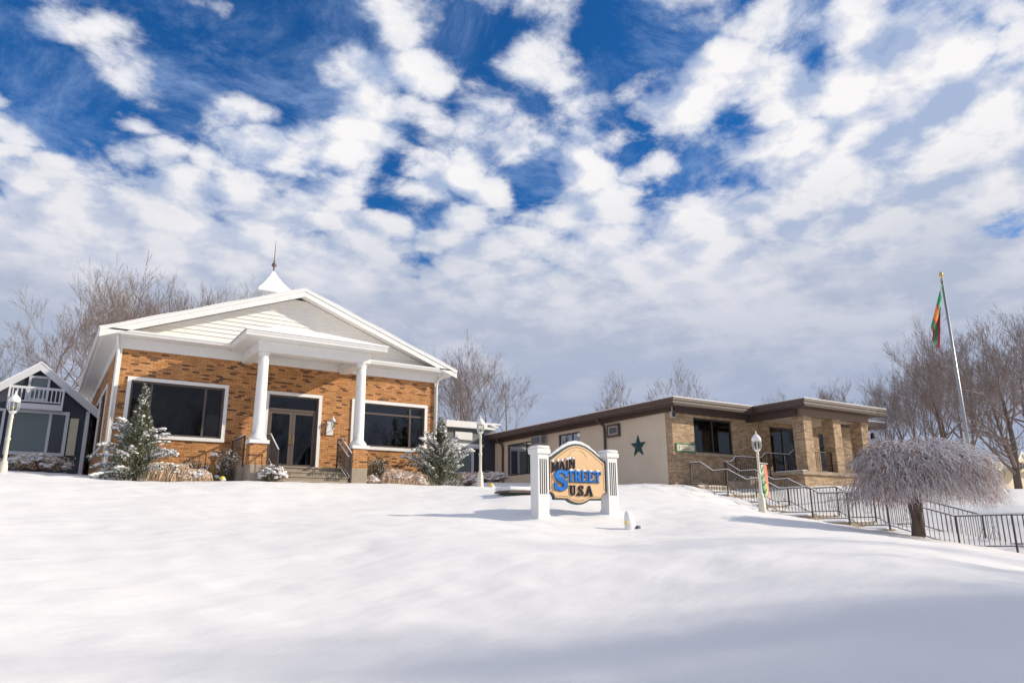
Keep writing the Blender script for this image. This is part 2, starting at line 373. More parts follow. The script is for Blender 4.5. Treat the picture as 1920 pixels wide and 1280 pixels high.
mb.box(1.9,5.8,30.3,30.95,3.55,3.6)
for k in range(9): mb.box(2.0+k*.42,2.22+k*.42,30.4,30.6,3.6,3.8+.12*((k*7)%4))
mb.build('shelving', M['stone'], H)
mb = MB()
for k in range(3): mb.box(9.6+k*1.1,10.4+k*1.1,30.7,30.95,1.97,3.3+.3*(k%2))
mb.build('shelving', M['cream'], H)
# roof prism along y
xa, za, sl = 7.37, 8.50, .374
def zr(x): return za - abs(x-xa)*sl
X0r, X1r = 1.02, 13.72
mb = MB(); t = .14
mb.prism([(X0r,zr(X0r)-t),(xa,za-t),(X1r,zr(X1r)-t),(X1r,zr(X1r)),(xa,za),(X0r,zr(X0r))], 'y', 25.40, 39.6)
roof = mb.build('roof', M['white'], H)
mb = MB()
xs = np.linspace(X0r-.03, X1r+.03, 41)
for i in range(40):
    x0, x1 = xs[i], xs[i+1]
    for (ya, yb) in ((25.33, 39.65),):
        h0 = .035+.01*math.sin(x0*3.1); h1 = .035+.01*math.sin(x1*3.1)
        mb.prism([(x0,zr(x0)+.004),(x1,zr(x1)+.004),(x1,zr(x1)+h1),(x0,zr(x0)+h0)], 'y', ya, yb)
mb.build('roof_snow', M['snow_fine'], roof)
mb = MB(); f = .30
mb.prism([(X0r,zr(X0r)-f),(xa,za-f),(X1r,zr(X1r)-f),(X1r,zr(X1r)-.005),(xa,za-.005),(X0r,zr(X0r)-.005)], 'y', 25.36, 25.395)
f2 = .10
mb.prism([(X0r,zr(X0r)-f2),(xa,za-f2),(X1r,zr(X1r)-f2),(X1r,zr(X1r)-.002),(xa,za-.002),(X0r,zr(X0r)-.002)], 'y', 25.335, 25.357)
mb.build('rake_fascia', M['white'], roof)
mb = MB()
for s in (0,1):
    a_, b_ = (X0r+.3, xa) if s == 0 else (xa, X1r-.3)
    mb.quad((a_,25.4,zr(a_)-.2),(b_,25.4,zr(b_)-.2),(b_,25.94,zr(b_)-.2),(a_,25.94,zr(a_)-.2))
mb.build('rake_soffit', M['white'], roof)
# gable clapboards
mb = MB(); z = 6.12; bh = .152
while z < za-.32:
    zt = min(z+bh, za-.3)
    hw0 = (za-.22-z)/sl; hw1 = (za-.22-zt)/sl
    mb.quad((xa-hw0,25.905,z),(xa+hw0,25.905,z),(xa+hw1,25.94,zt),(xa-hw1,25.94,zt))
    mb.quad((xa-hw0,25.95,z+.002),(xa+hw0,25.95,z+.002),(xa+hw0,25.905,z),(xa-hw0,25.905,z))
    z += bh
mb.build('gable_siding', M['siding'], H)
mb = MB(); mb.box(WX0-.03,WX1+.03,25.95,25.997,ZT-.01,6.0); mb.box(WX0-.05,WX0-.003,25.95,39.5,ZT-.01,6.0); mb.box(WX1+.003,WX1+.05,25.95,36.4,ZT-.01,6.0)
mb.box(WX0-.03,WX1+.03,25.915,25.947,5.93,5.995)
mb.build('frieze', M['white'], H)
mb = MB(); mb.box(X0r+.12,X1r-.12,25.5,25.99,6.0,6.05); mb.box(X0r+.12,WX0,26.0,39.5,6.0,6.05); mb.box(WX1,X1r-.12,26.0,36.3,6.0,6.05); mb.build('soffit', M['white'], H)
mb = MB()
gp = [(0,0),(.03,-.12),(.13,-.14),(.14,.0)]
mb.prism([(25.36,6.15),(25.36,6.10),(25.39,6.06),(25.41,6.01),(25.50,5.99),(25.50,6.15)], 'x', X0r+.03, X1r-.03)
mb.prism([(X0r+.03,6.15),(X0r+.03,6.10),(X0r+.06,6.06),(X0r+.08,6.01),(X0r+.16,5.99),(X0r+.16,6.15)], 'y', 25.51, 39.6)
mb.prism([(X1r-.03,6.15),(X1r-.16,6.15),(X1r-.16,5.99),(X1r-.08,6.01),(X1r-.06,6.06),(X1r-.03,6.10)], 'y', 25.51, 39.6)
mb.build('gutter', M['white'], H)
# corner boards and downspouts
mb = MB(); mb.box(WX0-.025,WX0+.10,WY-.025,WY+.10,1.2,ZT-.012); mb.build('corner_board', M['white'], H)
mb = MB(); mb.box(WX1-.11,WX1+.025,WY-.025,WY+.10,1.2,ZT-.012); mb.build('corner_board', M['white'], H)
mb = MB(); mb.tube([(1.55,25.55,6.0),(1.56,25.65,5.9),(1.62,25.86,5.72),(1.64,25.92,5.5),(1.64,25.93,1.4)], .045, 8); mb.build('downspout', M['white'], H, True)
mb = MB(); mb.tube([(13.25,25.5,6.0),(13.22,25.62,5.9),(13.12,25.86,5.72),(13.10,25.92,5.5),(13.10,25.93,1.4)], .045, 8); mb.build('downspout', M['white'], H, True)
# front windows
def front_window(x0,x1,z0,z1,m0,m1,tz, gl='glass'):
    mb = MB(); w = .115
    mb.box(x0-w,x1+w,25.945,25.997,z1,z1+w); mb.box(x0-w,x1+w,25.93,25.997,z0-w,z0); mb.box(x0-w,x0,25.95,25.997,z0,z1); mb.box(x1,x1+w,25.95,25.997,z0,z1)
    fr = mb.build('window', M['white'], H)
    mb = MB(); frame_y(mb,x0+.003,x1-.003,z0+.003,z1-.003,.06,26.03,26.11)
    mb.box(m0-.035,m0+.035,26.04,26.10,z0+.06,z1-.06); mb.box(m1-.035,m1+.035,26.04,26.10,z0+.06,z1-.06)
    if tz:
        for a,b_ in ((x0+.06,m0-.035),(m0+.035,m1-.035),(m1+.035,x1-.06)): mb.box(a,b_,26.045,26.095,tz-.035,tz+.035)
    mb.build('window_frame', M['bronze'], fr)
    mb = MB(); mb.quad((x0,26.07,z0),(x1,26.07,z0),(x1,26.07,z1),(x0,26.07,z1)); mb.build('pane', M[gl], fr)
    return fr
fr = front_window(*LW[:2],*LW[2:],2.75,4.42,None)
mb = MB(); mb.box(4.50,4.93,26.14,26.16,2.98,3.72); mb.build('blind', M['bronze'], fr)
fr = front_window(*RW[:2],*RW[2:],9.98,12.02,4.22,'glass_bright')
mb = MB(); mb.box(12.08,12.54,26.14,26.16,3.02,4.15); mb.build('blind', M['bronze'], fr)
# side windows
for (a,b_) in ((28.9,31.6),(32.0,36.2)):
    mb = MB(); w=.11; frame_x(mb,a-w,b_+w,2.75-w,4.85+w,w,WX0-.04,WX0-.003); fr = mb.build('window', M['white'], H)
    mb = MB(); frame_x(mb,a+.003,b_-.003,2.753,4.847,.06,WX0+.04,WX0+.1); mb.build('window_frame', M['bronze'], fr)
    mb = MB(); mb.quad((WX0+.07,a,2.75),(WX0+.07,b_,2.75),(WX0+.07,b_,4.85),(WX0+.07,a,4.85)); mb.build('pane', M['glass_side'], fr)
# door
x0,x1,z0,z1 = DR
mb = MB(); w=.115; mb.box(x0-w,x1+w,25.945,25.997,z1,z1+w); mb.box(x0-w,x0,25.95,25.997,z0,z1); mb.box(x1,x1+w,25.95,25.997,z0,z1); mb.build('door_surround', M['white'], H)
mb = MB(); mb.box(x0+.003,x1-.003,26.03,26.12,z1-.06,z1-.003); mb.box(x0+.003,x0+.06,26.03,26.12,z0,z1-.06); mb.box(x1-.06,x1-.003,26.03,26.12,z0,z1-.06); mb.box(x0+.06,x1-.06,26.035,26.115,4.05,4.13); tf = mb.build('transom_window', M['bronze'], H)
mb = MB(); mb.quad((x0+.06,26.08,4.13),(x1-.06,26.08,4.13),(x1-.06,26.08,z1-.06),(x0+.06,26.08,z1-.06)); mb.build('pane', M['glass_dark'], tf)
cx = (x0+x1)/2
for s in (-1,1):
    a,b_ = (x0+.065,cx-.004) if s<0 else (cx+.004,x1-.065)
    mb = MB(); frame_y(mb,a,b_,z0+.02,4.045,.10,26.05,26.10); mb.box(a+.10,b_-.10,26.05,26.10,z0+.12,z0+.2); d = mb.build('door', M['bronze'], H)
    mb = MB(); mb.quad((a+.1,26.075,z0+.2),(b_-.1,26.075,z0+.2),(b_-.1,26.075,3.945),(a+.1,26.075,3.945)); mb.build('pane', M['glass_dark'], d)
    hx = cx+s*.07; mb = MB(); mb.tube([(hx,26.05,2.88),(hx,25.98,2.88),(hx,25.98,3.2),(hx,26.05,3.2)], .012, 6); mb.build('handle', M['gold'], d)
# porch roof
PX0,PX1,PY0 = 4.94,9.75,23.10
mb = MB(); B = 6.10
hz = 6.85; rx0, rx1 = 6.6, 8.1
mb.add([(PX0,PY0,B),(PX1,PY0,B),(PX1,25.9,B),(PX0,25.9,B),(rx0,25.9,hz),(rx1,25.9,hz),(rx0,25.3,hz),(rx1,25.3,hz)],
       [(0,1,7,6),(1,2,5,7),(3,0,6,4),(6,7,5,4),(0,3,2,1)])
pr = mb.build('porch_roof', M['white'], H)
mb = MB(); o_=.05
mb.add([(PX0-.02,PY0-.02,B+.05),(PX1+.02,PY0-.02,B+.05),(PX1+.02,25.89,B+.05),(PX0-.02,25.89,B+.05),(rx0,25.89,hz+o_),(rx1,25.89,hz+o_),(rx0,25.25,hz+o_),(rx1,25.25,hz+o_),
        (PX0-.02,PY0-.02,B+.005),(PX1+.02,PY0-.02,B+.005),(PX1+.02,25.89,B+.005),(PX0-.02,25.89,B+.005)],
       [(0,1,7,6),(1,2,5,7),(3,0,6,4),(6,7,5,4),(8,9,1,0),(9,10,2,1),(11,8,0,3)])
mb.build('roof_snow', M['snow_fine'], pr)
mb = MB()
pf = lambda a: [(a,6.10),(a,6.05),(a+.03,6.02),(a+.05,5.95),(a+.13,5.93),(a+.13,6.10)]
mb.prism(pf(PY0),'x',PX0,PX1); mb.prism(pf(PX0),'y',PY0+.135,25.34); mb.prism([(2*PX1-q[0]-(PX1-PX1),q[1]) for q in [(PX1+(p[0]-PX0),p[1]) for p in pf(PX0)]][::-1],'y',PY0+.135,25.34)
mb.build('gutter', M['white'], pr)
mb = MB(); mb.box(PX0+.1,PX1-.1,PY0+.1,25.9,5.94,5.98); mb.build('soffit', M['white'], pr)
mb = MB(); mb.box(5.48,9.34,23.64,23.96,5.58,5.937); mb.box(5.48,5.80,23.962,25.94,5.583,5.935); mb.box(9.02,9.34,23.962,25.94,5.583,5.935); mb.box(5.46,9.36,23.62,23.98,5.85,5.933)
mb.build('porch_beam', M['white'], pr)
for cx in (5.72, 9.09):
    mb = MB(); mb.box(cx-.26,cx+.26,23.6,24.12,1.93,2.58); p = mb.build('pedestal', M['brick'], H)
    mb = MB(); mb.box(cx-.27,cx+.27,23.59,24.13,1.0,1.93); mb.build('pedestal_base', M['concrete'], p)
    mb = MB(); mb.box(cx-.31,cx+.31,23.55,24.17,2.583,2.70); mb.build('pedestal_cap', M['white'], p, bevel=.01)
    c = (cx,23.86); mb = MB()
    prof = [(.29,2.70),(.29,2.76),(.27,2.80),(.235,2.82),(.225,2.86),(.185,2.90)]
    for k in range(9):
        q=k/8; prof.append((.185-.028*q**1.6, 2.90+q*2.5))
    prof += [(.155,5.40),(.175,5.42),(.175,5.45),(.158,5.47),(.158,5.50),(.20,5.53),(.20,5.58)]
    mb.lathe(prof,c,28); mb.build('column', M['white'], H, True)
# landing, steps
mb = MB(); mb.box(5.3,9.5,24.2,25.94,1.0,1.95); mb.box(5.99,8.81,24.13,24.199,1.0,1.947)
mb.build('landing', M['concrete'], H)
mb = MB()
for k in range(4): mb.box(6.15,8.66,24.12-.3*(k+1),24.12-.3*k-.001,1.0,1.95-.168*(k+1)); mb.box(6.13,8.68,24.12-.3*(k+1)-.03,24.12-.3*k-.002,1.95-.168*(k+1)-.04,1.95-.168*(k+1)+.003)
mb.box(6.13,8.68,24.09,24.2,1.91,1.953)
mb.build('steps', M['concrete'], H)
# porch railings
def railing(parent, name, pts, h=.86, gap=.13, posts=(0,-1), scroll=True, cap=True, label=None, r=.014, topless=0, sub=True):
    """pts: top-rail polyline"""
    P = [Vector(p) for p in pts]
    if sub:
        mb = MB(); mb.tube(P, .022, 6); root = mb.build(name, M['darkmetal'], parent)
        if label: root['label'] = label
    else:
        root = parent; mb = MB(); mb.tube(P, .022, 6); mb.build('top_rail', M['darkmetal'], root)
    mb = MB(); mb.tube([p-Vector((0,0,h-.04)) for p in P], .016, 6); mb.build('bottom_rail', M['darkmetal'], root)
    if cap:
        mb = MB(); mb.tube([p+Vector((0,0,.022)) for p in P], .02, 6); mb.build('snow_cap', M['snow_fine'], root, True)
        mb = MB(); mb.tube([p-Vector((0,0,h-.055)) for p in P], .012, 5); mb.build('snow_cap', M['snow_fine'], root, True)
    segs = [(P[i], P[i+1]) for i in range(len(P)-1)]
    def at(s):
        for a,b_ in segs:
            L = math.hypot(b_.x-a.x, b_.y-a.y)
            if s <= L+1e-6: return a.lerp(b_, max(0,s/L) if L>0 else 0), (b_-a)
            s -= L
        return P[-1].copy(), segs[-1][1]
    T = sum(math.hypot(b_.x-a.x,b_.y-a.y) for a,b_ in segs)
    n = max(2, int(round(T/gap)))
    bal = None
    for i in range(n+1):
        p,_ = at(T*i/n)
        mb = MB(); isp = i in [q % (n+1) for q in posts] 
        if isp: mb.box(p.x-.021,p.x+.021,p.y-.021,p.y+.021,p.z-h-.12,p.z); mb.build('post', M['darkmetal'], root)
        else: mb.box(p.x-.007,p.x+.007,p.y-.007,p.y+.007,p.z-h+.04,p.z); mb.build('baluster', M['darkmetal'], root)
    if scroll:
        s = scroll if isinstance(scroll,(int,float)) and scroll is not True else .8
        while s < T-.3:
            i = round(s/T*n); p,dv = at(T*i/n); d = Vector((dv.x,dv.y,0)).normalized(); c = p-Vector((0,0,h*.62))
            if abs(dv.z) < .05:
                pts2=[]
                for sg in (-1,1):
                    q=[c+Vector((0,0,.17))+d*.02*sg, c+Vector((0,0,.10))+d*.035*sg, c+d*.085*sg, c-Vector((0,0,.10))+d*.12*sg, c-Vector((0,0,.17))+d*.09*sg, c-Vector((0,0,.165))+d*.04*sg, c-Vector((0,0,.13))+d*.035*sg, c-Vector((0,0,.12))+d*.06*sg]
                    q2=[c+Vector((0,0,.17))+d*.02*sg, c+Vector((0,0,.21))+d*.05*sg, c+Vector((0,0,.19))+d*.08*sg]
                    pts2.append((q,q2))
                mb=MB()
                for q,q2 in pts2: mb.tube(q,.006,4); mb.tube(q2,.006,4)
                mb.build('scroll_ornament', M['darkmetal'], root)
            s += 1.3
    return root
railing(H,'porch_railing',[(6.22,24.55,2.96),(6.22,24.2,2.96),(6.22,23.15,2.36)],.86,.12,(0,-1),False)
railing(H,'porch_railing',[(8.62,24.55,2.96),(8.62,24.2,2.96),(8.62,23.15,2.36)],.86,.12,(0,-1),False)
railing(H,'porch_railing',[(8.52,24.25,2.84),(8.52,23.15,2.24)],.74,.12,(),False)
railing(H,'porch_railing',[(5.40,25.9,2.86),(5.40,24.15,2.86)],.84,.12,(0,-1),False)
# cupola
cxx, cy = 7.37, 30.3
mb = MB(); mb.box(cxx-.5,cxx+.5,cy-.5,cy+.5,8.2,9.58); cu = mb.build('cupola', M['white'], H)
mb = MB()
for k in (0,1):
    px = cxx-.30+k*.34; pts=[(px,9.0),(px+.26,9.0),(px+.26,9.35)]+[(px+.13+.13*math.cos(a),9.35+.10*math.sin(a)) for a in np.linspace(0,math.pi,9)][1:]
    mb.prism(pts,'y',cy-.512,cy-.503)
mb.build('louver', M['bronze'], cu)
mb = MB(); e=.74
prof=[(-e,9.55),(e,9.55)]
vs=[]; lv=[(e,9.60),(e-.02,9.66),(.36,10.12),(.17,10.42),(.03,10.70)]
for r_,z_ in [(e,9.55)]+lv: vs += [(cxx-r_,cy-r_,z_),(cxx+r_,cy-r_,z_),(cxx+r_,cy+r_,z_),(cxx-r_,cy+r_,z_)]
fs=[(3,2,1,0)]
for i in range(len(lv)):
    for k in range(4): fs.append((i*4+k,i*4+(k+1)%4,(i+1)*4+(k+1)%4,(i+1)*4+k))
mb.add(vs,fs); mb.build('cupola_roof', M['snow_fine'], cu)
mb = MB(); mb.lathe([(.03,10.7),(.03,10.88),(.09,10.92),(.115,10.98),(.09,11.04),(.03,11.08),(.05,11.12),(.022,11.2),(.018,11.6),(.006,12.1)],(cxx,cy),10); mb.build('finial', M['copper'], cu, True)

# wall lamp
w = thing('wall_lamp','white lantern on a white wall plate beside the double doors','wall lamp',(8.78,25.95,3.7))
mb=MB(); mb.box(8.66,8.90,25.95,25.995,3.28,3.78); mb.build('wall_plate', M['lampwhite'], w)
mb=MB(); mb.tube([(8.78,25.95,3.42),(8.79,25.83,3.40),(8.82,25.78,3.48)],.014,6); mb.lathe([(.02,3.46),(.06,3.5),(.065,3.52)],(8.83,25.78),10); mb.build('arm', M['lampwhite'], w)
mb=MB(); mb.lathe([(.05,3.52),(.085,3.72),(.08,3.76)],(8.83,25.78),8); mb.build('glass', M['lampglass'], w, True)
mb=MB(); mb.lathe([(.1,3.76),(.07,3.84),(.02,3.9),(.012,3.98)],(8.83,25.78),10); mb.build('lid', M['lampwhite'], w, True)
# table inside
t_=thing('table','white topped table faintly seen through the large left window','table',(3.6,28.3,1.96))
mb=MB(); mb.box(3.0,4.4,27.9,28.7,3.12,3.17); mb.build('tabletop',M['tabletop'],t_)
for x_,y_ in ((3.05,27.95),(4.35,27.95),(3.05,28.65),(4.35,28.65)):
    mb=MB(); mb.box(x_-.03,x_+.03,y_-.03,y_+.03,1.97,3.12); mb.build('leg',M['bronze'],t_)

# ================================================================== TAN BRICK BUILDING
T = thing('tan_brick_building','low tan brick and beige stucco building with dark brown flat roof edge and brick piers','building',(28,24,1.5))
SX, SY = 22.25, 22.0
mb=MB(); wall(mb,'y',SY,SX,36.6,1.2,4.88,[(23.55,25.98,3.05,4.55),(28.6,30.6,2.25,4.5),(32.3,34.1,2.25,4.4)])
mb.quad((SX,SY,1.2),(SX,SY,4.88),(SX,22.36,4.88),(SX,22.36,1.2)); mb.quad((36.6,SY,1.2),(36.6,36,1.2),(36.6,36,4.88),(36.6,SY,4.88))
for k in range(6): mb.box(SX-.006,SX+.01,22.36,22.36+(.11 if k%2 else .02),1.9+k*.5,2.15+k*.5)
mb.build('wall',M['tanbrick'],T)
mb=MB(); wall(mb,'x',SX-.012,22.36,36.3,1.2,4.88,[(32.45,34.95,2.75,4.5),(28.3,30.05,3.1,4.55)])
mb.quad((SX,36.3,1.2),(36.6,36.3,1.2),(36.6,36.3,4.88),(SX,36.3,4.88)); mb.build('stucco_wall',M['stucco'],T)
mb=MB(); mb.box(22.6,36.4,22.4,36,4.7,4.8); mb.box(22.6,36.4,22.4,36,2.1,2.15); mb.box(22.6,36.4,27,27.1,2.15,4.7); mb.build('interior',M['interior'],T)
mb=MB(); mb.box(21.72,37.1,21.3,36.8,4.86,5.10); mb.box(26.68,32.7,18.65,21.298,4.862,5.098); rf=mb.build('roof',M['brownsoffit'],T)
mb=MB()
def fascia_y(x0,x1,y): mb.prism([(y,5.17),(y,5.06),(y+.03,5.05),(y+.03,4.93),(y+.12,4.90),(y+.12,5.17)],'x',x0,x1)
def fascia_x(y0,y1,x): mb.prism([(x,5.17),(x,5.06),(x+.03,5.05),(x+.03,4.93),(x+.12,4.90),(x+.12,5.17)],'y',y0,y1)
fascia_y(21.65,26.62,21.25); fascia_y(26.62,32.75,18.6); fascia_y(32.77,37.12,21.25); fascia_x(21.38,36.8,21.65); fascia_x(18.73,21.24,26.62)
mb.box(32.65,32.74,18.73,21.24,4.91,5.165); mb.box(37.02,37.11,21.38,36.8,4.91,5.165)
mb.build('fascia',M['brown'],rf)
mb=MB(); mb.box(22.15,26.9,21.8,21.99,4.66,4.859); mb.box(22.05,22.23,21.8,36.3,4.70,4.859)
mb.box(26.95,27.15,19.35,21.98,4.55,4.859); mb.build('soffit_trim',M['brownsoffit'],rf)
mb=MB()
mb.box(21.66,37.1,21.26,36.8,5.172,5.215); mb.box(26.63,32.74,18.61,21.255,5.174,5.213)
mb.build('roof_snow',M['snow_fine'],rf,bevel=.015)
for pts in ([(21.72,26.3,4.92),(21.75,26.3,4.75),(22.12,26.3,4.6),(22.16,26.3,4.4),(22.16,26.3,1.5)],[(21.72,35.35,4.92),(21.8,35.35,4.72),(22.12,35.35,4.55),(22.16,35.35,4.3),(22.16,35.35,1.9)]):
    mb=MB(); mb.tube(pts,.06,8); mb.build('downspout',M['brown'],T,True)
# front window and doors
def fwin(name,x0,x1,z0,z1,nm,bld,y=22.0,fm='blackframe',gl='glass_dark'):
    mb=MB(); frame_y(mb,x0+.003,x1-.003,z0+.003,z1-.003,.07,y+.06,y+.14)
    for k in range(1,nm): xx=x0+(x1-x0)*k/nm; mb.box(xx-.04,xx+.04,y+.065,y+.135,z0+.07,z1-.07)
    f_=mb.build(name,M[fm],bld); mb=MB(); mb.quad((x0,y+.1,z0),(x1,y+.1,z0),(x1,y+.1,z1),(x0,y+.1,z1)); mb.build('pane',M[gl],f_); return f_
f_=fwin('window',23.55,25.98,3.05,4.55,2,T)
mb=MB(); mb.box(23.5,26.05,21.93,22.05,2.9,3.045); mb.build('sill',M['stone'],f_)
fwin('sliding_door',28.6,30.6,2.25,4.5,2,T); fwin('sliding_door',32.3,34.1,2.25,4.4,2,T)
for (a,b_,z0,z1) in ((32.45,34.95,2.75,4.5),(28.3,30.05,3.1,4.55)):
    mb=MB(); frame_x(mb,a+.003,b_-.003,z0+.003,z1-.003,.06,SX+.04,SX+.1); mb.box(SX+.045,SX+.095,a+.62,a+.68,z0+.06,z1-.06); f_=mb.build('window',M['blackframe'],T)
    mb=MB(); mb.quad((SX+.07,a,z0),(SX+.07,b_,z0),(SX+.07,b_,z1),(SX+.07,a,z1)); mb.build('pane',M['glass_side'],f_)
# porch
mb=MB(); mb.box(26.95,32.2,19.2,21.99,1.0,2.05); mb.build('porch_base',M['tanbrick'],T)
mb=MB(); mb.box(26.75,32.3,19.1,19.62,2.053,2.2); mb.box(26.75,27.2,19.62,20.6,2.053,2.2); mb.box(27.2,32.3,19.62,21.985,2.052,2.15); lg=mb.build('porch_ledge',M['stone'],T)
mb=MB(); mb.box(26.78,27.12,19.15,20.5,2.203,2.24); mb.build('snow_cap',M['snow_fine'],lg,bevel=.015)
for px in (27.25,29.35,31.45):
    mb=MB(); mb.box(px,px+.56,19.2,19.76,2.203,4.55); mb.build('brick_pier',M['tanbrick'],T)
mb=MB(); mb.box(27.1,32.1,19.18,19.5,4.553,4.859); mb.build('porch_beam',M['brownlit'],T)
mb=MB(); mb.box(27.16,32.1,19.52,21.98,4.70,4.855); mb.build('porch_ceiling',M['stucco'],T)
railing(T,'porch_railing',[(27.85,19.45,3.08),(29.32,19.45,3.08)],.86,.12,(0,-1),False,False)
railing(T,'porch_railing',[(29.95,19.45,3.08),(31.42,19.45,3.08)],.86,.12,(0,-1),False,False)

# things on the tan building
o=thing('floodlight','grey floodlight under the roof corner of the tan building','floodlight',(22.1,21.75,4.6))
mb=MB(); mb.box(22.0,22.2,21.72,21.86,4.40,4.66); mb.build('housing',M['acgrey'],o,bevel=.015); mb=MB(); mb.box(22.02,22.18,21.70,21.718,4.43,4.63); mb.build('lens',M['glass_dark'],o)
mb=MB(); mb.tube([(22.1,21.8,4.86),(22.1,21.8,4.66)],.025,8); mb.build('bracket',M['cream'],o)
o=thing('floodlight','dark floodlight hanging under the far right roof end','floodlight',(36.3,21.6,4.5))
mb=MB(); mb.lathe([(.04,4.64),(.09,4.6),(.13,4.38),(.12,4.34)],(36.35,21.6),10); mb.build('housing',M['darkmetal'],o,True); mb=MB(); mb.tube([(36.35,21.6,4.86),(36.35,21.6,4.64)],.02,6); mb.tube([(36.2,21.6,4.8),(36.5,21.6,4.8)],.015,6); mb.build('bracket',M['acgrey'],o)
# star
mb=MB(); cY,cZ=24.1,3.42; pts=[]
for k in range(10):
    a=math.pi/2+k*math.pi/5; r_=.50 if k%2==0 else .20; pts.append((cY+r_*math.cos(a),cZ+r_*math.sin(a)))
vs=[(SX-.02,p[0],p[1]) for p in pts]+[(SX-.05,p[0],p[1]) for p in pts]+[(SX-.14,cY,cZ)]
fs=[(i,(i+1)%10,(i+1)%10+10,i+10) for i in range(10)]+[((i+1)%10+10,i+10,20) for i in range(10)]
mb.add(vs,fs); o=mb.build('wall_star',M['star'],None,loc=(SX-.05,cY,cZ),fixn=True); tag(o,'dark green metal star on the beige stucco wall','star')
# green framed board
o=thing('wall_sign','small cream board in a green frame on the tan brick left of the window','sign',(22.9,21.97,3.2))
mb=MB(); mb.box(22.42,23.50,21.96,21.985,3.06,3.34); mb.build('board',M['cream'],o)
mb=MB(); frame_y(mb,22.38,23.54,3.02,3.38,.05,21.945,21.988); mb.build('frame',M['green'],o)
mb=MB(); mb.box(22.56,22.58,21.954,21.959,3.12,3.28); mb.box(22.72,22.98,21.954,21.959,3.23,3.25); mb.box(22.72,23.2,21.954,21.959,3.14,3.16); mb.build('lettering',M['signink'],o)
# AC units
o=thing('air_conditioner','grey window air conditioner sticking out of the beige wall under the eave','air conditioner',(22.1,31.5,4.2))
mb=MB(); mb.box(21.8,22.24,31.05,31.95,4.18,4.62); mb.build('housing',M['acgrey'],o,bevel=.02); mb=MB()
for k in range(7): mb.box(21.84,22.1,31.035,31.05,4.22+k*.052,4.25+k*.052)
mb.box(21.785,21.80,31.1,31.9,4.22,4.58); mb.build('grille',M['grille'],o)
o=thing('air_conditioner','flush air conditioner in a brown wooden frame above the star','air conditioner',(22.2,25.7,4.2))
mb=MB(); frame_x(mb,25.25,26.1,4.0,4.58,.09,22.12,22.235); mb.build('frame',M['brown'],o); mb=MB(); frame_x(mb,25.345,26.005,4.095,4.485,.05,22.13,22.2); mb.build('housing',M['acgrey'],o)
mb=MB(); mb.box(22.16,22.2,25.4,25.95,4.15,4.43); 
for k in range(6): mb.box(22.15,22.16,25.4,25.95,4.16+k*.045,4.18+k*.045)
mb.build('grille',M['grille'],o)
# planter
o=thing('planter','stone urn with dark evergreen plant behind the porch railing','planter',(28.6,20.3,2.15))
mb=MB(); mb.lathe([(.2,2.15),(.22,2.2),(.14,2.28),(.3,2.55),(.36,2.62),(.36,2.66)],(28.6,20.3),16); mb.build('urn',M['clay'],o,True)
mb=MB()
for k in range(260):
    a=random.uniform(0,6.28); e=random.uniform(.1,1.4); L=random.uniform(.25,.48); d=Vector((math.cos(a)*math.cos(e),math.sin(a)*math.cos(e),math.sin(e)))
    p=Vector((28.6,20.3,2.6))+Vector((math.cos(a)*.2,math.sin(a)*.2,0)); mb.tube([p,p+d*L*.6,p+d*L-Vector((0,0,.05))],[.012,.01,.002],3)
mb.build('foliage',M['needle'],o)
o=thing('lantern','small orange lantern on the porch between the right piers','lantern',(30.9,19.95,2.15))
mb=MB(); mb.lathe([(.08,2.15),(.11,2.2),(.11,2.4),(.06,2.48),(.02,2.52)],(30.9,19.95),12); mb.build('body',M['orange'],o,True); mb=MB(); mb.tube([(30.84,19.95,2.5),(30.86,19.95,2.6),(30.94,19.95,2.6),(30.96,19.95,2.5)],.008,5); mb.build('handle',M['darkmetal'],o)
o=thing('wall_lamp','small white lantern on the brick wall inside the right porch','wall lamp',(31.3,21.9,3.7))
mb=MB(); mb.box(31.24,31.36,21.95,21.995,3.55,3.85); mb.build('wall_plate',M['lampwhite'],o); mb=MB(); mb.tube([(31.3,21.95,3.7),(31.3,21.8,3.72)],.012,5); mb.lathe([(.04,3.72),(.07,3.85),(.08,3.93),(.02,4.02)],(31.3,21.78),8); mb.build('lantern',M['lampwhite'],o,True)

# ================================================================== GARDEN STAIR
PROF=[(21.45,2.5),(20.9,2.5),(20.25,2.11),(19.5,2.11),(18.65,1.68),(18.0,1.68),(17.2,1.28),(16.0,1.28),(15.6,1.05),(14.6,1.05),(14.2,.82),(13.24,.82),(11.25,.23),(9.8,.25),(8.4,.22)]
ST=thing('garden_stair','long stepped stone stair with snowy treads climbing to the tan building','stairs',(23.4,15,0))
def fl(zt): return zt-.97
for i in range(len(PROF)-1):
    (y0,z0),(y1,z1)=PROF[i],PROF[i+1]
    if abs(z0-z1)<.05:
        if i==len(PROF)-2 or i==len(PROF)-3: continue
        n=1; parts=[(y0,y1,fl(z0))]
    else:
        n=max(1,round((z0-z1)/.2)); 
        parts=[(y0+(y1-y0)*k/n,y0+(y1-y0)*(k+1)/n,fl(z0)-(z0-z1)*(k+1)/(n)+ (0 if k==n-1 else 0)) for k in range(n)]
    for ya,yb,zz in parts:
        off=random.uniform(-.03,.03)
        mb=MB(); mb.box(22.50+off,24.28+off,yb+.002,ya,zz-.55,zz); s_=mb.build('step' if abs(z0-z1)>.05 else 'landing',M['stone'],ST,bevel=.012)
        mb=MB(); mb.box(22.52+off,24.26+off,yb+.07,ya-.01,zz+.002,zz+.055); mb.build('snow',M['snow_fine'],s_,bevel=.025)
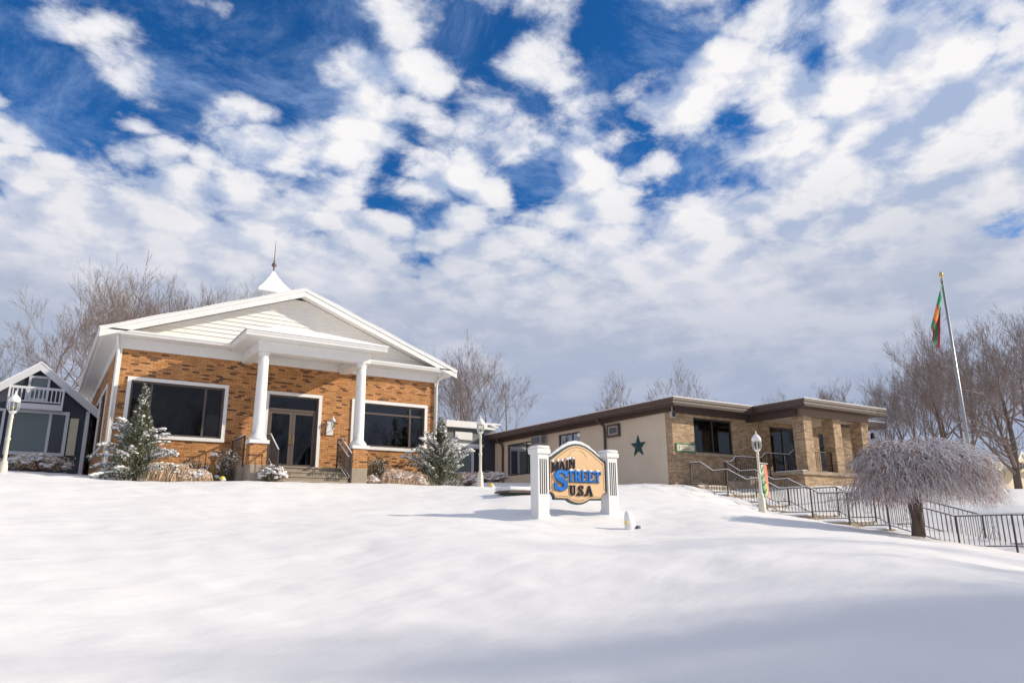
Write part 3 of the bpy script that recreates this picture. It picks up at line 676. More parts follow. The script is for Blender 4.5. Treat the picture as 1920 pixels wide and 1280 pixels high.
mb=MB(); mb.box(22.5,26.9,21.02,21.98,1.0,1.62); mb.box(24.3,26.9,20.98,21.97,1.2,1.80); mb.box(25.6,26.9,20.97,21.96,1.2,2.0); mb.build('landing',M['stone'],ST)
def tr(x,prof,dz=0): return [(x,y,z+dz) for y,z in prof]
r1=thing('handrail','black iron handrail with scrolls and snow along the near side of the garden stair','handrail',(22.6,15,0),'iron handrails of the garden stair')
L1=sum(abs(PROF[i+1][0]-PROF[i][0]) for i in range(len(PROF)-1))
nn=int(round(L1/.135)); pst=[round((21.45-y)/L1*nn) for y in (21.45,19.5,18.0,16.0,14.6,13.24,11.25,9.8,8.4)]
railing(r1,'x',tr(22.6,PROF),.88,.135,pst,.5,sub=False)
r2=thing('handrail','black iron handrail with scrolls and snow along the far side of the garden stair','handrail',(24.2,15,0),'iron handrails of the garden stair')
P2=[(21.0,2.56)]+PROF[2:]; L2=21.0-8.4; nn=int(round(L2/.135)); pst=[round((21.0-y)/L2*nn) for y in (21.0,19.5,18.0,16.0,14.6,13.24,11.25,9.8,8.4)]
railing(r2,'x',tr(24.2,P2,.04),.88,.135,pst,.9,sub=False)
r3=thing('handrail','black iron handrail on the upper walk in front of the brick porch','handrail',(26.5,21,2),'iron handrails of the garden stair')
railing(r3,'x',[(24.25,21.0,2.6),(24.6,21.0,2.6),(24.9,21.0,2.84),(26.55,21.0,2.85),(26.85,21.0,3.08),(28.5,21.0,3.09),(28.9,21.0,3.34)],.88,.13,(0,5,18,22,-1),.9,sub=False)

# ================================================================== DARK HOUSE (left)
D=thing('dark_grey_house','small dark grey clapboard house with white balcony and snowy gable','house',(-.5,34,2.1))
Y=34.; k_=34/32.
def K(v): return v*k_
ax=K(-.45); apz=K(6.02); s2=.80; xr=K(1.33); xl=2*ax-xr
def zg(x): return apz-abs(x-ax)*s2
mb=MB(); z=1.8; zl=zg(xr)
while z<apz-.35:
    zt=min(z+.11,apz-.3)
    def hw(zz): return (xr-ax) if zz<zl-.28 else max(.01,(apz-.28-zz)/s2)
    mb.quad((ax-hw(z),Y-.02,z),(ax+min(hw(z),xr-ax),Y-.02,z),(ax+min(hw(zt),xr-ax),Y,zt),(ax-min(hw(zt),xr-ax),Y,zt))
    mb.quad((ax-min(hw(z),xr-ax),Y+.01,z+.001),(ax+min(hw(z),xr-ax),Y+.01,z+.001),(ax+min(hw(z),xr-ax),Y-.02,z),(ax-min(hw(z),xr-ax),Y-.02,z))
    z+=.11
mb.quad((xr,Y,1.8),(xr,Y+5,1.8),(xr,Y+5,zl-.1),(xr,Y,zl-.1)); mb.quad((xl,Y,1.8),(xl,Y,zl-.1),(xl,Y+5,zl-.1),(xl,Y+5,1.8))
mb.build('wall',M['darksiding'],D)
xo0,xo1=xl-.35,xr+.35
mb=MB(); mb.prism([(xo0,zg(xo0)-.12),(ax,apz-.12),(xo1,zg(xo1)-.12),(xo1,zg(xo1)),(ax,apz),(xo0,zg(xo0))],'y',Y-.22,Y+5); rf=mb.build('roof',M['greysiding'],D)
mb=MB(); mb.prism([(xo0,zg(xo0)+.003),(ax,apz+.003),(xo1,zg(xo1)+.003),(xo1,zg(xo1)+.06),(ax,apz+.06),(xo0,zg(xo0)+.06)],'y',Y-.28,Y+5); mb.build('roof_snow',M['snow_fine'],rf)
mb=MB(); mb.prism([(xo0,zg(xo0)-.30),(ax,apz-.30),(xo1,zg(xo1)-.30),(xo1,zg(xo1)-.002),(ax,apz-.002),(xo0,zg(xo0)-.002)],'y',Y-.26,Y-.222); mb.build('rake_fascia',M['trim'],rf)
mb=MB(); mb.box(xr-.11,xr+.02,Y-.04,Y+.02,1.8,zl-.25); mb.build('corner_board',M['trim'],D)
def dwin(x0,x1,z0,z1,panes,w=.10,gl='glass_blind'):
    mb=MB(); frame_y(mb,x0,x1,z0,z1,w,Y-.09,Y-.022)
    for a,b_ in panes[:-1]: mb.box(b_,b_+.1,Y-.088,Y-.022,z0+w,z1-w)
    f_=mb.build('window',M['trim'],D)
    for i,(a,b_) in enumerate(panes):
        mb=MB(); mb.quad((a,Y-.045,z0+w),(b_,Y-.045,z0+w),(b_,Y-.045,z1-w),(a,Y-.045,z1-w)); mb.build('pane',M[gl] if i==0 else M['glassblack'],f_)
    return f_
M['glassblack']=mat('dark_glass',(.012,.012,.015),.06,spec=.9)
dwin(K(-1.2),K(.69),K(2.62),K(4.27),[(K(-1.08),K(.05)),(K(.15),K(.58))],.12)
dwin(K(-.76),K(-.08),K(4.62),K(5.55),[(K(-.66),K(-.18))],.09)
mb=MB(); mb.quad((K(-2.2),Y-.03,K(3.0)),(K(-1.45),Y-.03,K(3.0)),(K(-1.45),Y-.03,K(4.1)),(K(-2.2),Y-.03,K(4.1))); wn=mb.build('window',M['glassblack'],D)
mb=MB(); frame_y(mb,K(-2.25),K(-1.3),K(2.95),K(4.25),.09,Y-.09,Y-.035); mb.build('window_frame',M['trim'],wn)
mb=MB(); mb.box(K(.74),K(1.02),Y-.07,Y-.025,K(2.66),K(4.05)); mb.build('shutter',M['cream'],D)
# balcony
mb=MB(); bx0,bx1,by=K(-1.3),K(.42),Y-.75
mb.box(bx0,bx1,by,Y-.03,K(4.22),K(4.42)); bl=mb.build('balcony',M['trim'],D)
mb=MB(); mb.box(bx0,bx1,by,by+.06,K(4.94),K(5.0)); mb.box(bx0,bx1,by+.005,by+.055,K(4.48),K(4.52)); mb.box(bx1-.07,bx1,by-.003,by+.065,K(4.42),K(5.01)); mb.box(bx0,bx0+.07,by-.003,by+.065,K(4.42),K(5.01)); mb.box(bx1-.06,bx1-.005,by+.06,Y-.03,K(4.94),K(4.99)); mb.build('rail',M['trim'],bl)
for i in range(1,13):
    x_=bx0+(bx1-bx0)*i/13; mb=MB(); mb.box(x_-.02,x_+.02,by+.01,by+.05,K(4.52),K(4.94)); mb.build('baluster',M['trim'],bl)
mb=MB(); mb.box(bx0,bx1,by+.003,by+.057,K(5.0)+.003,K(5.0)+.03); mb.build('snow_cap',M['snow_fine'],bl)

# ================================================================== GREY ANNEX (middle)
G=thing('grey_annex','flat roofed grey sided annex with white trim between the two brick buildings','building',(20,36.4,2.5))
Y=36.4; q_=36.4/36
def Q(v): return v*q_
mb=MB(); z=2.2
while z<Q(5.4):
    mb.quad((Q(17.8),Y-.02,z),(Q(21.25),Y-.02,z),(Q(21.25),Y,z+.12),(Q(17.8),Y,z+.12)); mb.quad((Q(17.8),Y+.01,z+.001),(Q(21.25),Y+.01,z+.001),(Q(21.25),Y-.02,z),(Q(17.8),Y-.02,z)); z+=.12
mb.box(Q(17.8),Q(22.1),Y+.02,Y+6,2.0,Q(5.4)); mb.build('wall',M['greysiding'],G)
mb=MB(); mb.box(Q(21.25),Q(22.1),Y-.1,Y+.015,2.0,Q(5.25)); mb.build('dark_wall',M['darksiding'],G)
mb=MB(); mb.box(Q(18.7),Q(21.9),Y-.3,Y+6,Q(5.42),Q(5.72)); mb.box(Q(18.7),Q(18.85),Y-.1,Y-.03,2.0,Q(5.415)); mb.box(Q(18.85),Q(21.25),Y-.06,Y-.025,Q(4.42),Q(4.56)); f_=mb.build('fascia',M['white'],G)
mb=MB(); mb.box(Q(18.72),Q(22.3),Y-.28,Y+6,Q(5.72)+.003,Q(5.72)+.07); mb.build('roof_snow',M['snow_fine'],f_,bevel=.03)
mb=MB(); mb.tube([(Q(21.4),Y-.25,Q(5.62)),(Q(22.0),Y-.25,Q(5.56)),(Q(22.1),Y+.3,Q(5.55))],.10,8); mb.build('gutter',M['acgrey'],G,True)
mb=MB(); mb.box(Q(19.4),Q(20.5),Y-.07,Y-.025,Q(4.76),Q(5.2)); mb.build('blank_panel',M['white'],G)
mb=MB(); frame_y(mb,Q(19.05),Q(21.15),Q(2.85),Q(4.42),.12,Y-.08,Y-.022); mb.box(Q(20.45),Q(20.6),Y-.078,Y-.022,Q(2.95),Q(4.3)); w_=mb.build('window',M['trim'],G)
mb=MB(); mb.quad((Q(19.1),Y-.04,Q(2.9)),(Q(20.5),Y-.04,Q(2.9)),(Q(20.5),Y-.04,Q(4.35)),(Q(19.1),Y-.04,Q(4.35))); mb.build('pane',M['glass_blind'],w_)
mb=MB(); mb.quad((Q(20.6),Y-.04,Q(2.9)),(Q(21.1),Y-.04,Q(2.9)),(Q(21.1),Y-.04,Q(4.35)),(Q(20.6),Y-.04,Q(4.35))); mb.build('pane',M['glassblack'],w_)

# ================================================================== FAR BEIGE BUILDING (right)
F_=thing('beige_building','far low beige building with a small gable emblem at the right edge','building',(58,26,2))
mb=MB(); mb.box(50,64,24.2,32,1.4,3.9); mb.build('wall',M['stucco'],F_)
mb=MB(); mb.box(49.6,64.4,23.8,32.4,3.9,4.0); rf=mb.build('roof',M['cream'],F_)
mb=MB(); mb.box(49.7,64.3,23.85,32.3,4.003,4.08); mb.build('roof_snow',M['snow_fine'],rf)
mb=MB(); mb.box(49.7,64.3,23.78,23.86,3.52,3.9); mb.build('fascia',M['cream'],rf)
gx0=56.9
mb=MB(); mb.prism([(gx0-1.1,3.5),(gx0+1.1,3.5),(gx0+1.1,3.85),(gx0,4.75),(gx0-1.1,3.85)],'y',23.3,24.1); gb=mb.build('gable',M['cream'],F_)
mb=MB(); mb.prism([(gx0-1.25,3.74),(gx0,4.76),(gx0+1.25,3.74),(gx0+1.25,3.86),(gx0,4.90),(gx0-1.25,3.86)],'y',23.2,28); mb.build('roof_snow',M['snow_fine'],gb)
mb=MB(); 
for a in np.linspace(0.2,2.9,7): mb.prism([(gx0+.05+.1*math.cos(a+1.57),3.75+.1*math.sin(a+1.57)),(gx0+.05-.1*math.cos(a+1.57),3.75-.1*math.sin(a+1.57)),(gx0+.05+.42*math.cos(a),3.75+.42*math.sin(a))],'y',23.26+.002*a,23.29)
mb.build('emblem',M['orange'],gb)

# ================================================================== ENTRANCE SIGN
SG=thing('entrance_sign','peach sign board with blue and dark raised lettering between two white fluted posts','sign',(10.8,14,.1))
FY=13.85
for x0 in (9.64,11.73):
    z0=gz(x0+.15,14)-.3; zt=1.70
    mb=MB(); mb.box(x0,x0+.31,FY,FY+.31,z0,zt); p=mb.build('post',M['white'],SG,bevel=.008)
    mb=MB(); mb.box(x0-.02,x0+.33,FY-.02,FY+.33,z0,z0+.42); mb.build('base_moulding',M['white'],p,bevel=.008)
    mb=MB(); mb.box(x0-.035,x0+.345,FY-.035,FY+.345,zt-.06,zt+.05); mb.build('top_moulding',M['white'],p,bevel=.008)
    mb=MB(); 
    mb.box(x0-.03,x0+.34,FY-.03,FY+.34,zt+.05,zt+.13); mb.build('snow_cap',M['snow_fine'],p,True,bevel=.05)
    mb=MB()
    for k in range(4):
        xx=x0+.052+k*.058; mb.box(xx,xx+.028,FY-.004,FY-.001,.72,1.52); 
    for k in range(4):
        yy=FY+.052+k*.058; mb.box(x0+.3105,x0+.314,yy,yy+.028,.72,1.52)
    mb.build('fluting',M['groove'],p)
# board outline
def arc(cx,cz,r,a0,a1,n): return [(cx+r*math.cos(a),cz+r*math.sin(a)) for a in np.linspace(R(a0),R(a1),n)]
def board(o):
    bx0,bx1=9.97+o,11.70-o; c=10.835
    pts=[(c-.30,.60+o*.8)]
    low=[(c-.33,.595+o),(c-.24,.545+o),(c-.12,.505+o),(c,.49+o),(c+.12,.505+o),(c+.24,.545+o),(c+.33,.595+o)]
    r_=.165+o*.35
    right=[(bx1-.165+o*.2,.60+o)]+[(11.70-.0+ -r_*math.cos(a)+0, .60+r_*math.sin(a)) for a in np.linspace(R(8),R(88),7)]
    rt=[(bx1,.80+o),(bx1,1.52-o*.3)]
    top=[]
    for t in np.linspace(0,1,17):
        x=bx1+(bx0-bx1)*t; u=2*t-1
        top.append((x,1.535-o+.39*(math.cos(u*math.pi/2)**1.15)))
    lf=[(bx0,1.52-o*.3),(bx0,.80+o)]
    left=[(9.97+r_*math.cos(a),.60+r_*math.sin(a)) for a in np.linspace(R(88),R(8),7)]+[(bx0+.165-o*.2,.60+o)]
    return low+right+rt+top+lf+left
mb=MB(); mb.prism(board(0)[::-1],'y',FY+.05,FY+.15); bd=mb.build('board',M['signdark'],SG,fixn=True)
mb=MB(); mb.prism(board(.045)[::-1],'y',FY+.041,FY+.0495); mb.build('face',M['signface'],bd,fixn=True)
o1=board(.085); mb=MB(); mb.tube([(x,FY+.040,z) for x,z in o1+[o1[0]]],.0045,4); mb.build('pinstripe',M['signink'],bd)
mb=MB()
tp=[(10.835+.86*u,FY+.10,1.535+.39*(math.cos(u*math.pi/2)**1.15)+.025) for u in np.linspace(-.98,.98,25)]
mb.tube(tp,[.02+.035*math.sin(math.pi*i/24)+.006*math.sin(i*2.3) for i in range(25)],8)
mb.build('snow_cap',M['snow_fine'],bd,True)
mb=MB()
for sg in (-1,1):
    mb.tube([(10.835+sg*(.07+.03*k),FY+.038,1.765-.003*k*k+.012*math.sin(k*2.2)) for k in range(8)],.007,4)
    mb.tube([(10.835+sg*(.03+.04*k),FY+.038,.615+.010*math.sin(k*1.7)) for k in range(6)],.006,4)
mb.build('scrollwork',M['signgold'],bd)
# letters: thick/thin roman strokes
def stroke(mb,pts,w,y0,y1):
    m_=len(pts); W_=list(w) if hasattr(w,'__len__') else [w]*m_
    while len(W_)<m_: W_.append(W_[-1])
    L_=[];R_=[]
    for i in range(m_):
        a0=pts[max(0,i-1)]; a1=pts[min(m_-1,i+1)]; dx,dz=a1[0]-a0[0],a1[1]-a0[1]; q=math.hypot(dx,dz) or 1; nx_,nz_=-dz/q,dx/q
        L_.append((pts[i][0]+nx_*W_[i]/2,pts[i][1]+nz_*W_[i]/2)); R_.append((pts[i][0]-nx_*W_[i]/2,pts[i][1]-nz_*W_[i]/2))
    vs=[(x,y0,z) for x,z in L_]+[(x,y0,z) for x,z in R_]+[(x,y1,z) for x,z in L_]+[(x,y1,z) for x,z in R_]
    fs=[]
    for i in range(m_-1):
        fs+=[(i,i+1,m_+i+1,m_+i),(2*m_+i,3*m_+i,3*m_+i+1,2*m_+i+1),(i,2*m_+i,2*m_+i+1,i+1),(m_+i,m_+i+1,3*m_+i+1,3*m_+i)]
    fs+=[(0,m_,3*m_,2*m_),(m_-1,3*m_-1,4*m_-1,2*m_-1)]
    mb.add(vs,fs)
def letter(mb,ch,x,z,w,h,y0,y1,shear=0,tk=.25):
    TK,TN=tk*w,.14*w
    def P(u,v): return (x+u*w, z+v*h+shear*u*w)
    S=lambda pts,ww,e=0: stroke(mb,[P(*p) for p in pts],ww,y0-e,y1)
    sf=.045*h*1.6
    if ch=='M': S([(.14,0),(.14,1)],TN,.0001); S([(.86,0),(.86,1)],TK,.0002); S([(.12,1),(.5,.12)],TK*.9,.0003); S([(.5,.12),(.86,1)],TN,.0004); S([(0,.03),(.3,.03)],sf,.0005); S([(.68,.03),(1.02,.03)],sf,.0006); S([(-.02,.97),(.22,.97)],sf,.0007); S([(.75,.97),(1.02,.97)],sf,.0008)
    if ch=='A': S([(.14,0),(.5,1)],TN,.0001); S([(.48,1),(.84,0)],TK,.0002); S([(.28,.36),(.7,.36)],TN,.0003); S([(0,.03),(.3,.03)],sf,.0004); S([(.65,.03),(1.02,.03)],sf,.0005)
    if ch=='I': S([(.5,0),(.5,1)],TK*1.6,.0001); S([(.1,.03),(.9,.03)],sf,.0002); S([(.1,.97),(.9,.97)],sf,.0003)
    if ch=='N': S([(.16,0),(.16,1)],TN,.0001); S([(.84,0),(.84,1)],TN,.0002); S([(.16,.98),(.84,.02)],TK,.0003); S([(0,.03),(.32,.03)],sf,.0004); S([(-.02,.97),(.25,.97)],sf,.0005); S([(.66,.97),(1.02,.97)],sf,.0006)
    if ch=='T': S([(.5,0),(.5,1)],TK,.0001); S([(.02,.95),(.98,.95)],sf*1.5,.0002); S([(.28,.03),(.72,.03)],sf,.0003); S([(.04,1),(.04,.76)],TN,.0004); S([(.96,1),(.96,.76)],TN,.0005)
    if ch=='E': S([(.25,0),(.25,1)],TK,.0001); S([(.05,.95),(.92,.95)],sf*1.4,.0002); S([(.05,.05),(.95,.05)],sf*1.4,.0003); S([(.25,.52),(.7,.52)],sf,.0004); S([(.9,1),(.9,.78)],TN,.0005); S([(.94,0),(.94,.25)],TN,.0006); S([(.7,.62),(.7,.42)],TN,.0007)
    if ch=='R':
        S([(.22,0),(.22,1)],TK,.0001); S([(.04,.03),(.42,.03)],sf,.0002); S([(.04,.97),(.4,.97)],sf,.0003)
        a=[(.3+.45*math.cos(t_),.74+.23*math.sin(t_)) for t_ in np.linspace(math.pi/2,-math.pi/2,9)]; stroke(mb,[P(*p) for p in a],[TN,TN*1.3,TK*.8,TK,TK,TK,TK*.8,TN*1.3,TN],y0-.0004,y1)
        S([(.45,.5),(.86,.02)],TK,.0005); S([(.78,.03),(1.04,.03)],sf,.0006)
    if ch=='U':
        a=[(.22,1),(.22,.35)]+[(.5+.28*math.cos(t_),.32+.27*math.sin(t_)) for t_ in np.linspace(math.pi,2*math.pi,9)]+[(.78,1)]
        ww=[TK,TK]+[TK,TK*.9,TK*.7,TN,TN,TN,TN,TN,TN]+[TN]; stroke(mb,[P(*p) for p in a],ww,y0-.0001,y1); S([(.02,.97),(.44,.97)],sf,.0002); S([(.6,.97),(.98,.97)],sf,.0003)
    if ch=='S':
        a0_=[(.84,.72),(.78,.87),(.6,.95),(.42,.95),(.26,.88),(.2,.75),(.27,.63),(.5,.52),(.73,.41),(.82,.27),(.74,.13),(.57,.05),(.38,.05),(.2,.13),(.14,.28)]
        w0_=[TN,TN*1.3,TN*1.3,TN*1.4,TK*.8,TK,TK*1.15,TK*1.3,TK*1.15,TK,TK*.8,TN*1.4,TN*1.3,TN*1.3,TN]; a=[];ww2=[]
        for i_ in range(14):
            p0,p1,p2,p3=a0_[max(0,i_-1)],a0_[i_],a0_[i_+1],a0_[min(14,i_+2)]
            for t_ in (0,.25,.5,.75):
                a.append(tuple(.5*(2*p1[k_]+(p2[k_]-p0[k_])*t_+(2*p0[k_]-5*p1[k_]+4*p2[k_]-p3[k_])*t_**2+(3*p1[k_]-p0[k_]-3*p2[k_]+p3[k_])*t_**3) for k_ in (0,1))); ww2.append(w0_[i_]*(1-t_)+w0_[i_+1]*t_)
        a.append(a0_[14]); ww2.append(w0_[14])
        stroke(mb,[P(*p) for p in a],ww2,y0-.0001,y1)
        S([(.86,.66),(.86,1)],TN,.0002); S([(.12,.0),(.12,.36)],TN,.0003)
    if ch=='.': S([(.5,0),(.5,.14)],w*.5,.0001)
def word(name,m,items,y0,y1,shadow=None):
    if shadow:
        mb=MB()
        for ch,x,z,w,h,sh in items: letter(mb,ch,x+.014,z-.014,w,h,y0+.012,y1-.001,sh)
        mb.build(name+'_shadow',shadow,bd,fixn=True)
    mb=MB()
    for ch,x,z,w,h,sh in items: letter(mb,ch,x,z,w,h,y0,y1,sh)
    return mb.build(name,m,bd,fixn=True)
ya,yb=FY+.010,FY+.041
word('lettering',M['signink'],[('M',10.055,1.225,.205,.245,.16),('A',10.265,1.26,.185,.26,.16),('I',10.462,1.29,.085,.26,.16),('N',10.56,1.31,.19,.255,.16)],ya,yb)
word('lettering',M['signblue'],[('S',10.10,.83,.42,.44,0)]+[(c,10.50+i*.203,1.025,.195,.255,0) for i,c in enumerate('TREET')],ya-.012,yb,M['signink'])
word('lettering',M['signink'],[('U',10.56,.70,.19,.235,0),('.',10.755,.70,.05,.235,0),('S',10.81,.70,.17,.235,0),('.',10.985,.70,.05,.235,0),('A',11.04,.70,.22,.235,0)],ya,yb)
mb=MB()
for k in range(9): mb.box(10.14,10.50,ya-.0145,ya-.0128,.87+k*.026,.874+k*.026)
mb.build('engraved_line',M['signink'],bd)
mb=MB()
for (x,z,w) in ((10.08,1.478,.045),(10.23,1.50,.045),(10.35,1.515,.055),(10.50,1.55,.06),(10.57,1.57,.06),(10.69,1.575,.06),(10.60,1.292,.08),(10.80,1.292,.09),(11.0,1.292,.08),(11.20,1.292,.08),(11.41,1.292,.09)): mb.blob((x,FY+.02,z),w*.75,.035,.032,8,5)
mb.build('letter_snow',M['snow_fine'],bd,True)

# ================================================================== LAMP POSTS
def lamp(loc,label):
    L=thing('lamp_post',label,'lamp post',(0,0,0),'globe lamp posts in the snow')
    mb=MB(); mb.lathe([(.13,-.3),(.13,.05),(.11,.12),(.095,.45),(.075,.5),(.09,.53),(.07,.56),(.045,.62),(.042,1.12),(.06,1.14),(.06,1.18),(.04,1.2),(.036,1.72),(.05,1.74),(.035,1.78),(.03,1.84)],(0,0),16); mb.build('post',M['lamp'],L,True)
    mb=MB(); mb.lathe([(.035,1.82),(.09,1.88),(.10,1.90)],(0,0),14)
    for k in range(8):
        a=k*math.pi/4; mb.tube([(math.cos(a)*r_,math.sin(a)*r_,z_) for r_,z_ in ((.09,1.89),(.12,1.95),(.135,2.03),(.13,2.12),(.12,2.15))],.006,4)
    mb.lathe([(.135,2.14),(.14,2.155),(.13,2.17)],(0,0),16); mb.build('lamp_cage',M['lampwhite'],L,True)
    mb=MB(); mb.lathe([(.07,1.90),(.105,1.96),(.118,2.04),(.112,2.14)],(0,0),16); mb.build('globe',M['lampglass'],L,True)
    mb=MB(); mb.blob((0,0,2.0),.022,.022,.04,8,5,0,0); mb.build('bulb',M['bulb'],L,True)
    mb=MB(); mb.lathe([(.14,2.17),(.145,2.20),(.12,2.27),(.07,2.33),(.025,2.37),(.02,2.40),(.008,2.47)],(0,0),16); mb.build('lamp_cap',M['snow_fine'],L,True)
    L.location=loc; return L
l1=lamp((-.81,23.6,1.18),'cream globe lamp post at the left edge before the dark grey house')
for loc,lb in (((12.38,21.15,1.2),'slim cream globe lamp post left of the entrance sign, before the annex'),((18.25,14.55,.33),'white globe lamp post with a hanging banner beside the garden stair')):
    c=copy_tree(l1); c.location=loc; c['label']=lb
# banner on third lamp
mb=MB(); lx,ly,lz=18.25,14.55,.33
bn=thing('banner','pink and green decorative banner hanging from the lamp post by the stair','banner',(lx+.3,ly,lz+1))
mb=MB(); mb.tube([(lx+.03,ly,lz+1.5),(lx+.40,ly-.02,lz+1.48)],.012,6); mb.build('arm',M['lampwhite'],bn)
mb=MB(); nx_=6; nz_=14
for i in range(nx_):
    for j in range(nz_):
        def bp(i,j):
            u=i/nx_; v=j/nz_; return (lx+.06+.30*u+.05*v,ly+.035*math.sin(u*5+v*3)*v,lz+1.46-.98*v-.03*math.sin(u*3)*v)
        mb.cur = 1 if i>=3 else (2 if (i==0) else (0 if (i+j)%3 else 2))
        if i==3 and 7<j<12: mb.cur=3
        mb.quad(bp(i,j),bp(i,j+1),bp(i+1,j+1),bp(i+1,j))
mb.build('cloth',[M['palegreen'],M['pink'],M['green'],M['bulb']],bn)

# ================================================================== FLAGPOLE
px,py=30.8,14.4; g0=gz(px,py)
fp=thing('flagpole','tall grey metal flagpole with a gold ball behind the weeping tree','flagpole',(px,py,g0))
mb=MB(); mb.tube([(px,py,g0-.2),(px,py,4),(px,py,9.95)],[.075,.068,.045],16); mb.build('pole',M['pole'],fp,True)
mb=MB(); mb.lathe([(.03,9.97),(.03,10.05),(.06,10.07),(.075,10.12),(.08,10.16),(.065,10.21),(.03,10.27)],(px,py),14); mb.build('ball',M['gold'],fp,True)
mb=MB(); mb.lathe([(.065,9.86),(.07,9.88),(.07,9.96),(.03,9.98)],(px,py),12); mb.tube([(px-.07,py,9.92),(px-.10,py+.01,9.8),(px-.10,py,5.5),(px-.10,py,2.4)],.007,4); mb.build('truck',M['acgrey'],fp)
fg=MB(); nu,nv=26,22
dirx=Vector((-.84,.543,0)).normalized(); dn=Vector((.543,.84,0))
def fpnt(u,v):
    # v down the hoist, u out along the gathered, folded fly
    zt_=9.72-1.30*v; drop=(.75+.55*v)*u
    out_=.06+.30*v+.62*math.sin(min(1.,u*1.15)*2.2)*(.35+.65*v)*(1-.35*u)
    p=Vector((px,py,0))+dirx*(out_+.05*math.sin(u*13+v*3))+dn*(-.10-.13*math.sin(u*12+v*2.2)*(.3+u*.6))
    return (p.x,p.y,zt_-drop-.25*u*math.sin(v*2))
for i in range(nu):
    for j in range(nv):
        u,v=(i+.5)/nu,(j+.5)/nv
        c=0
        if (u-.5)**2/.07+(v-.5)**2/.06<1: c=2 if (u-.5)**2/.035+(v-.5)**2/.03<1 else 1
        elif u>.93: c=1
        elif v>.8 and .5<u<.8: c=1
        elif abs((u*3+v*2)%1-.5)<.08: c=3
        fg.cur=c; fg.quad(fpnt(i/nu,j/nv),fpnt(i/nu,(j+1)/nv),fpnt((i+1)/nu,(j+1)/nv),fpnt((i+1)/nu,j/nv))
fl_=fg.build('flag',[M['flaggreen'],M['flagred'],M['flagorange'],M['flaglight']],None,True,loc=(px-.1,py,9.6)); tag(fl_,'limp green flag with orange and red pattern near the top of the pole','flag')

# ================================================================== small things in the snow
for (x,y,dz,lb) in ((4.6,23.0,.06,'half buried yellow garden spotlight before the orange brick steps'),(12.05,19.9,.06,'half buried yellow garden spotlight by the slim lamp post')):
    z=gz(x,y)+dz
    o=thing('spotlight',lb,'spotlight',(x,y,z),'garden spotlights in the snow')
    mb=MB(); mb.lathe([(.03,z-.1),(.04,z-.02),(.075,z+.0),(.08,z+.04),(.06,z+.08),(.02,z+.10)],(x,y),12); mb.build('housing',M['bulb'],o,True)
    mb=MB(); mb.blob((x+.02,y-.05,z+.0),.07,.06,.035,9,5); mb.build('snow_cap',M['snow_fine'],o,True)
x,y=10.98,12.3; z=gz(x,y)
o=thing('spotlight','snow hooded spotlight poking from the snow in front of the sign','spotlight',(x,y,z),'garden spotlights in the snow')
mb=MB()
n0=14; vs=[]; fs=[]
for i,(rx_,ry_,dz,ox) in enumerate(((.13,.08,-.1,.04),(.145,.09,.04,.02),(.135,.09,.14,0),(.115,.08,.24,-.02),(.085,.065,.33,-.035),(.04,.03,.375,-.045))):
    for k in range(n0):
        a_=2*math.pi*k/n0; vs.append((x+ox+rx_*math.cos(a_),y+ry_*math.sin(a_),z+dz))
for i in range(5):
    for k in range(n0): fs.append((i*n0+k,i*n0+(k+1)%n0,(i+1)*n0+(k+1)%n0,(i+1)*n0+k))
fs.append(tuple(5*n0+k for k in range(n0)))
mb.add(vs,fs); mb.build('snow_cap',M['snow_fine'],o,True)
mb=MB(); mb.blob((x-.12,y-.04,z+.13),.025,.035,.055,8,5); mb.build('lens',M['bulb'],o,True)
mb=MB(); mb.box(x+.12,x+.20,y-.13,y-.06,z-.12,z+.07); mb.build('base',M['grille'],o,bevel=.006)
# bench / utility box behind the sign
o=thing('utility_box','dark green utility box with a thick snow top behind the sign','utility box',(11.2,17.0,.9))
z=gz(11.2,17.0); 
mb=MB(); z-=.15; mb.box(10.75,11.75,16.75,17.35,z-.2,z+.16); mb.build('body',M['star'],o,bevel=.01); mb=MB(); mb.box(10.66,11.84,16.66,17.44,z+.16,z+.21); mb.build('lid',M['brown'],o); mb=MB(); mb.box(10.66,11.84,16.66,17.44,z+.212,z+.33); mb.build('snow_cap',M['snow_fine'],o,True,bevel=.05)
# statue
sx_,sy_,sz_=4.62,24.75,gz(4.62,24.75)
o=thing('garden_statue','brown garden figure with a snowy cap between grass and dark bush','statue',(sx_,sy_,sz_))
mb=MB(); mb.lathe([(.16,sz_),(.17,sz_+.12),(.12,sz_+.15),(.11,sz_+.3),(.14,sz_+.42),(.10,sz_+.55),(.05,sz_+.62),(.045,sz_+.66),(.09,sz_+.70),(.105,sz_+.78),(.08,sz_+.87),(.02,sz_+.9)],(sx_,sy_),14)
mb.tube([(sx_-.13,sy_-.02,sz_+.5),(sx_-.2,sy_-.1,sz_+.38),(sx_-.08,sy_-.16,sz_+.36)],[.04,.035,.03],7); mb.tube([(sx_+.13,sy_-.02,sz_+.5),(sx_+.2,sy_-.1,sz_+.4),(sx_+.06,sy_-.17,sz_+.36)],[.04,.035,.03],7)
mb.build('body',M['statue'],o,True); mb=MB(); mb.blob((sx_,sy_,sz_+.9),.12,.12,.07,10,6); mb.blob((sx_+.15,sy_-.04,sz_+.5),.08,.06,.05); mb.blob((sx_+.14,sy_-.1,sz_+.2),.1,.08,.06); mb.build('snow_cap',M['snow_fine'],o,True)

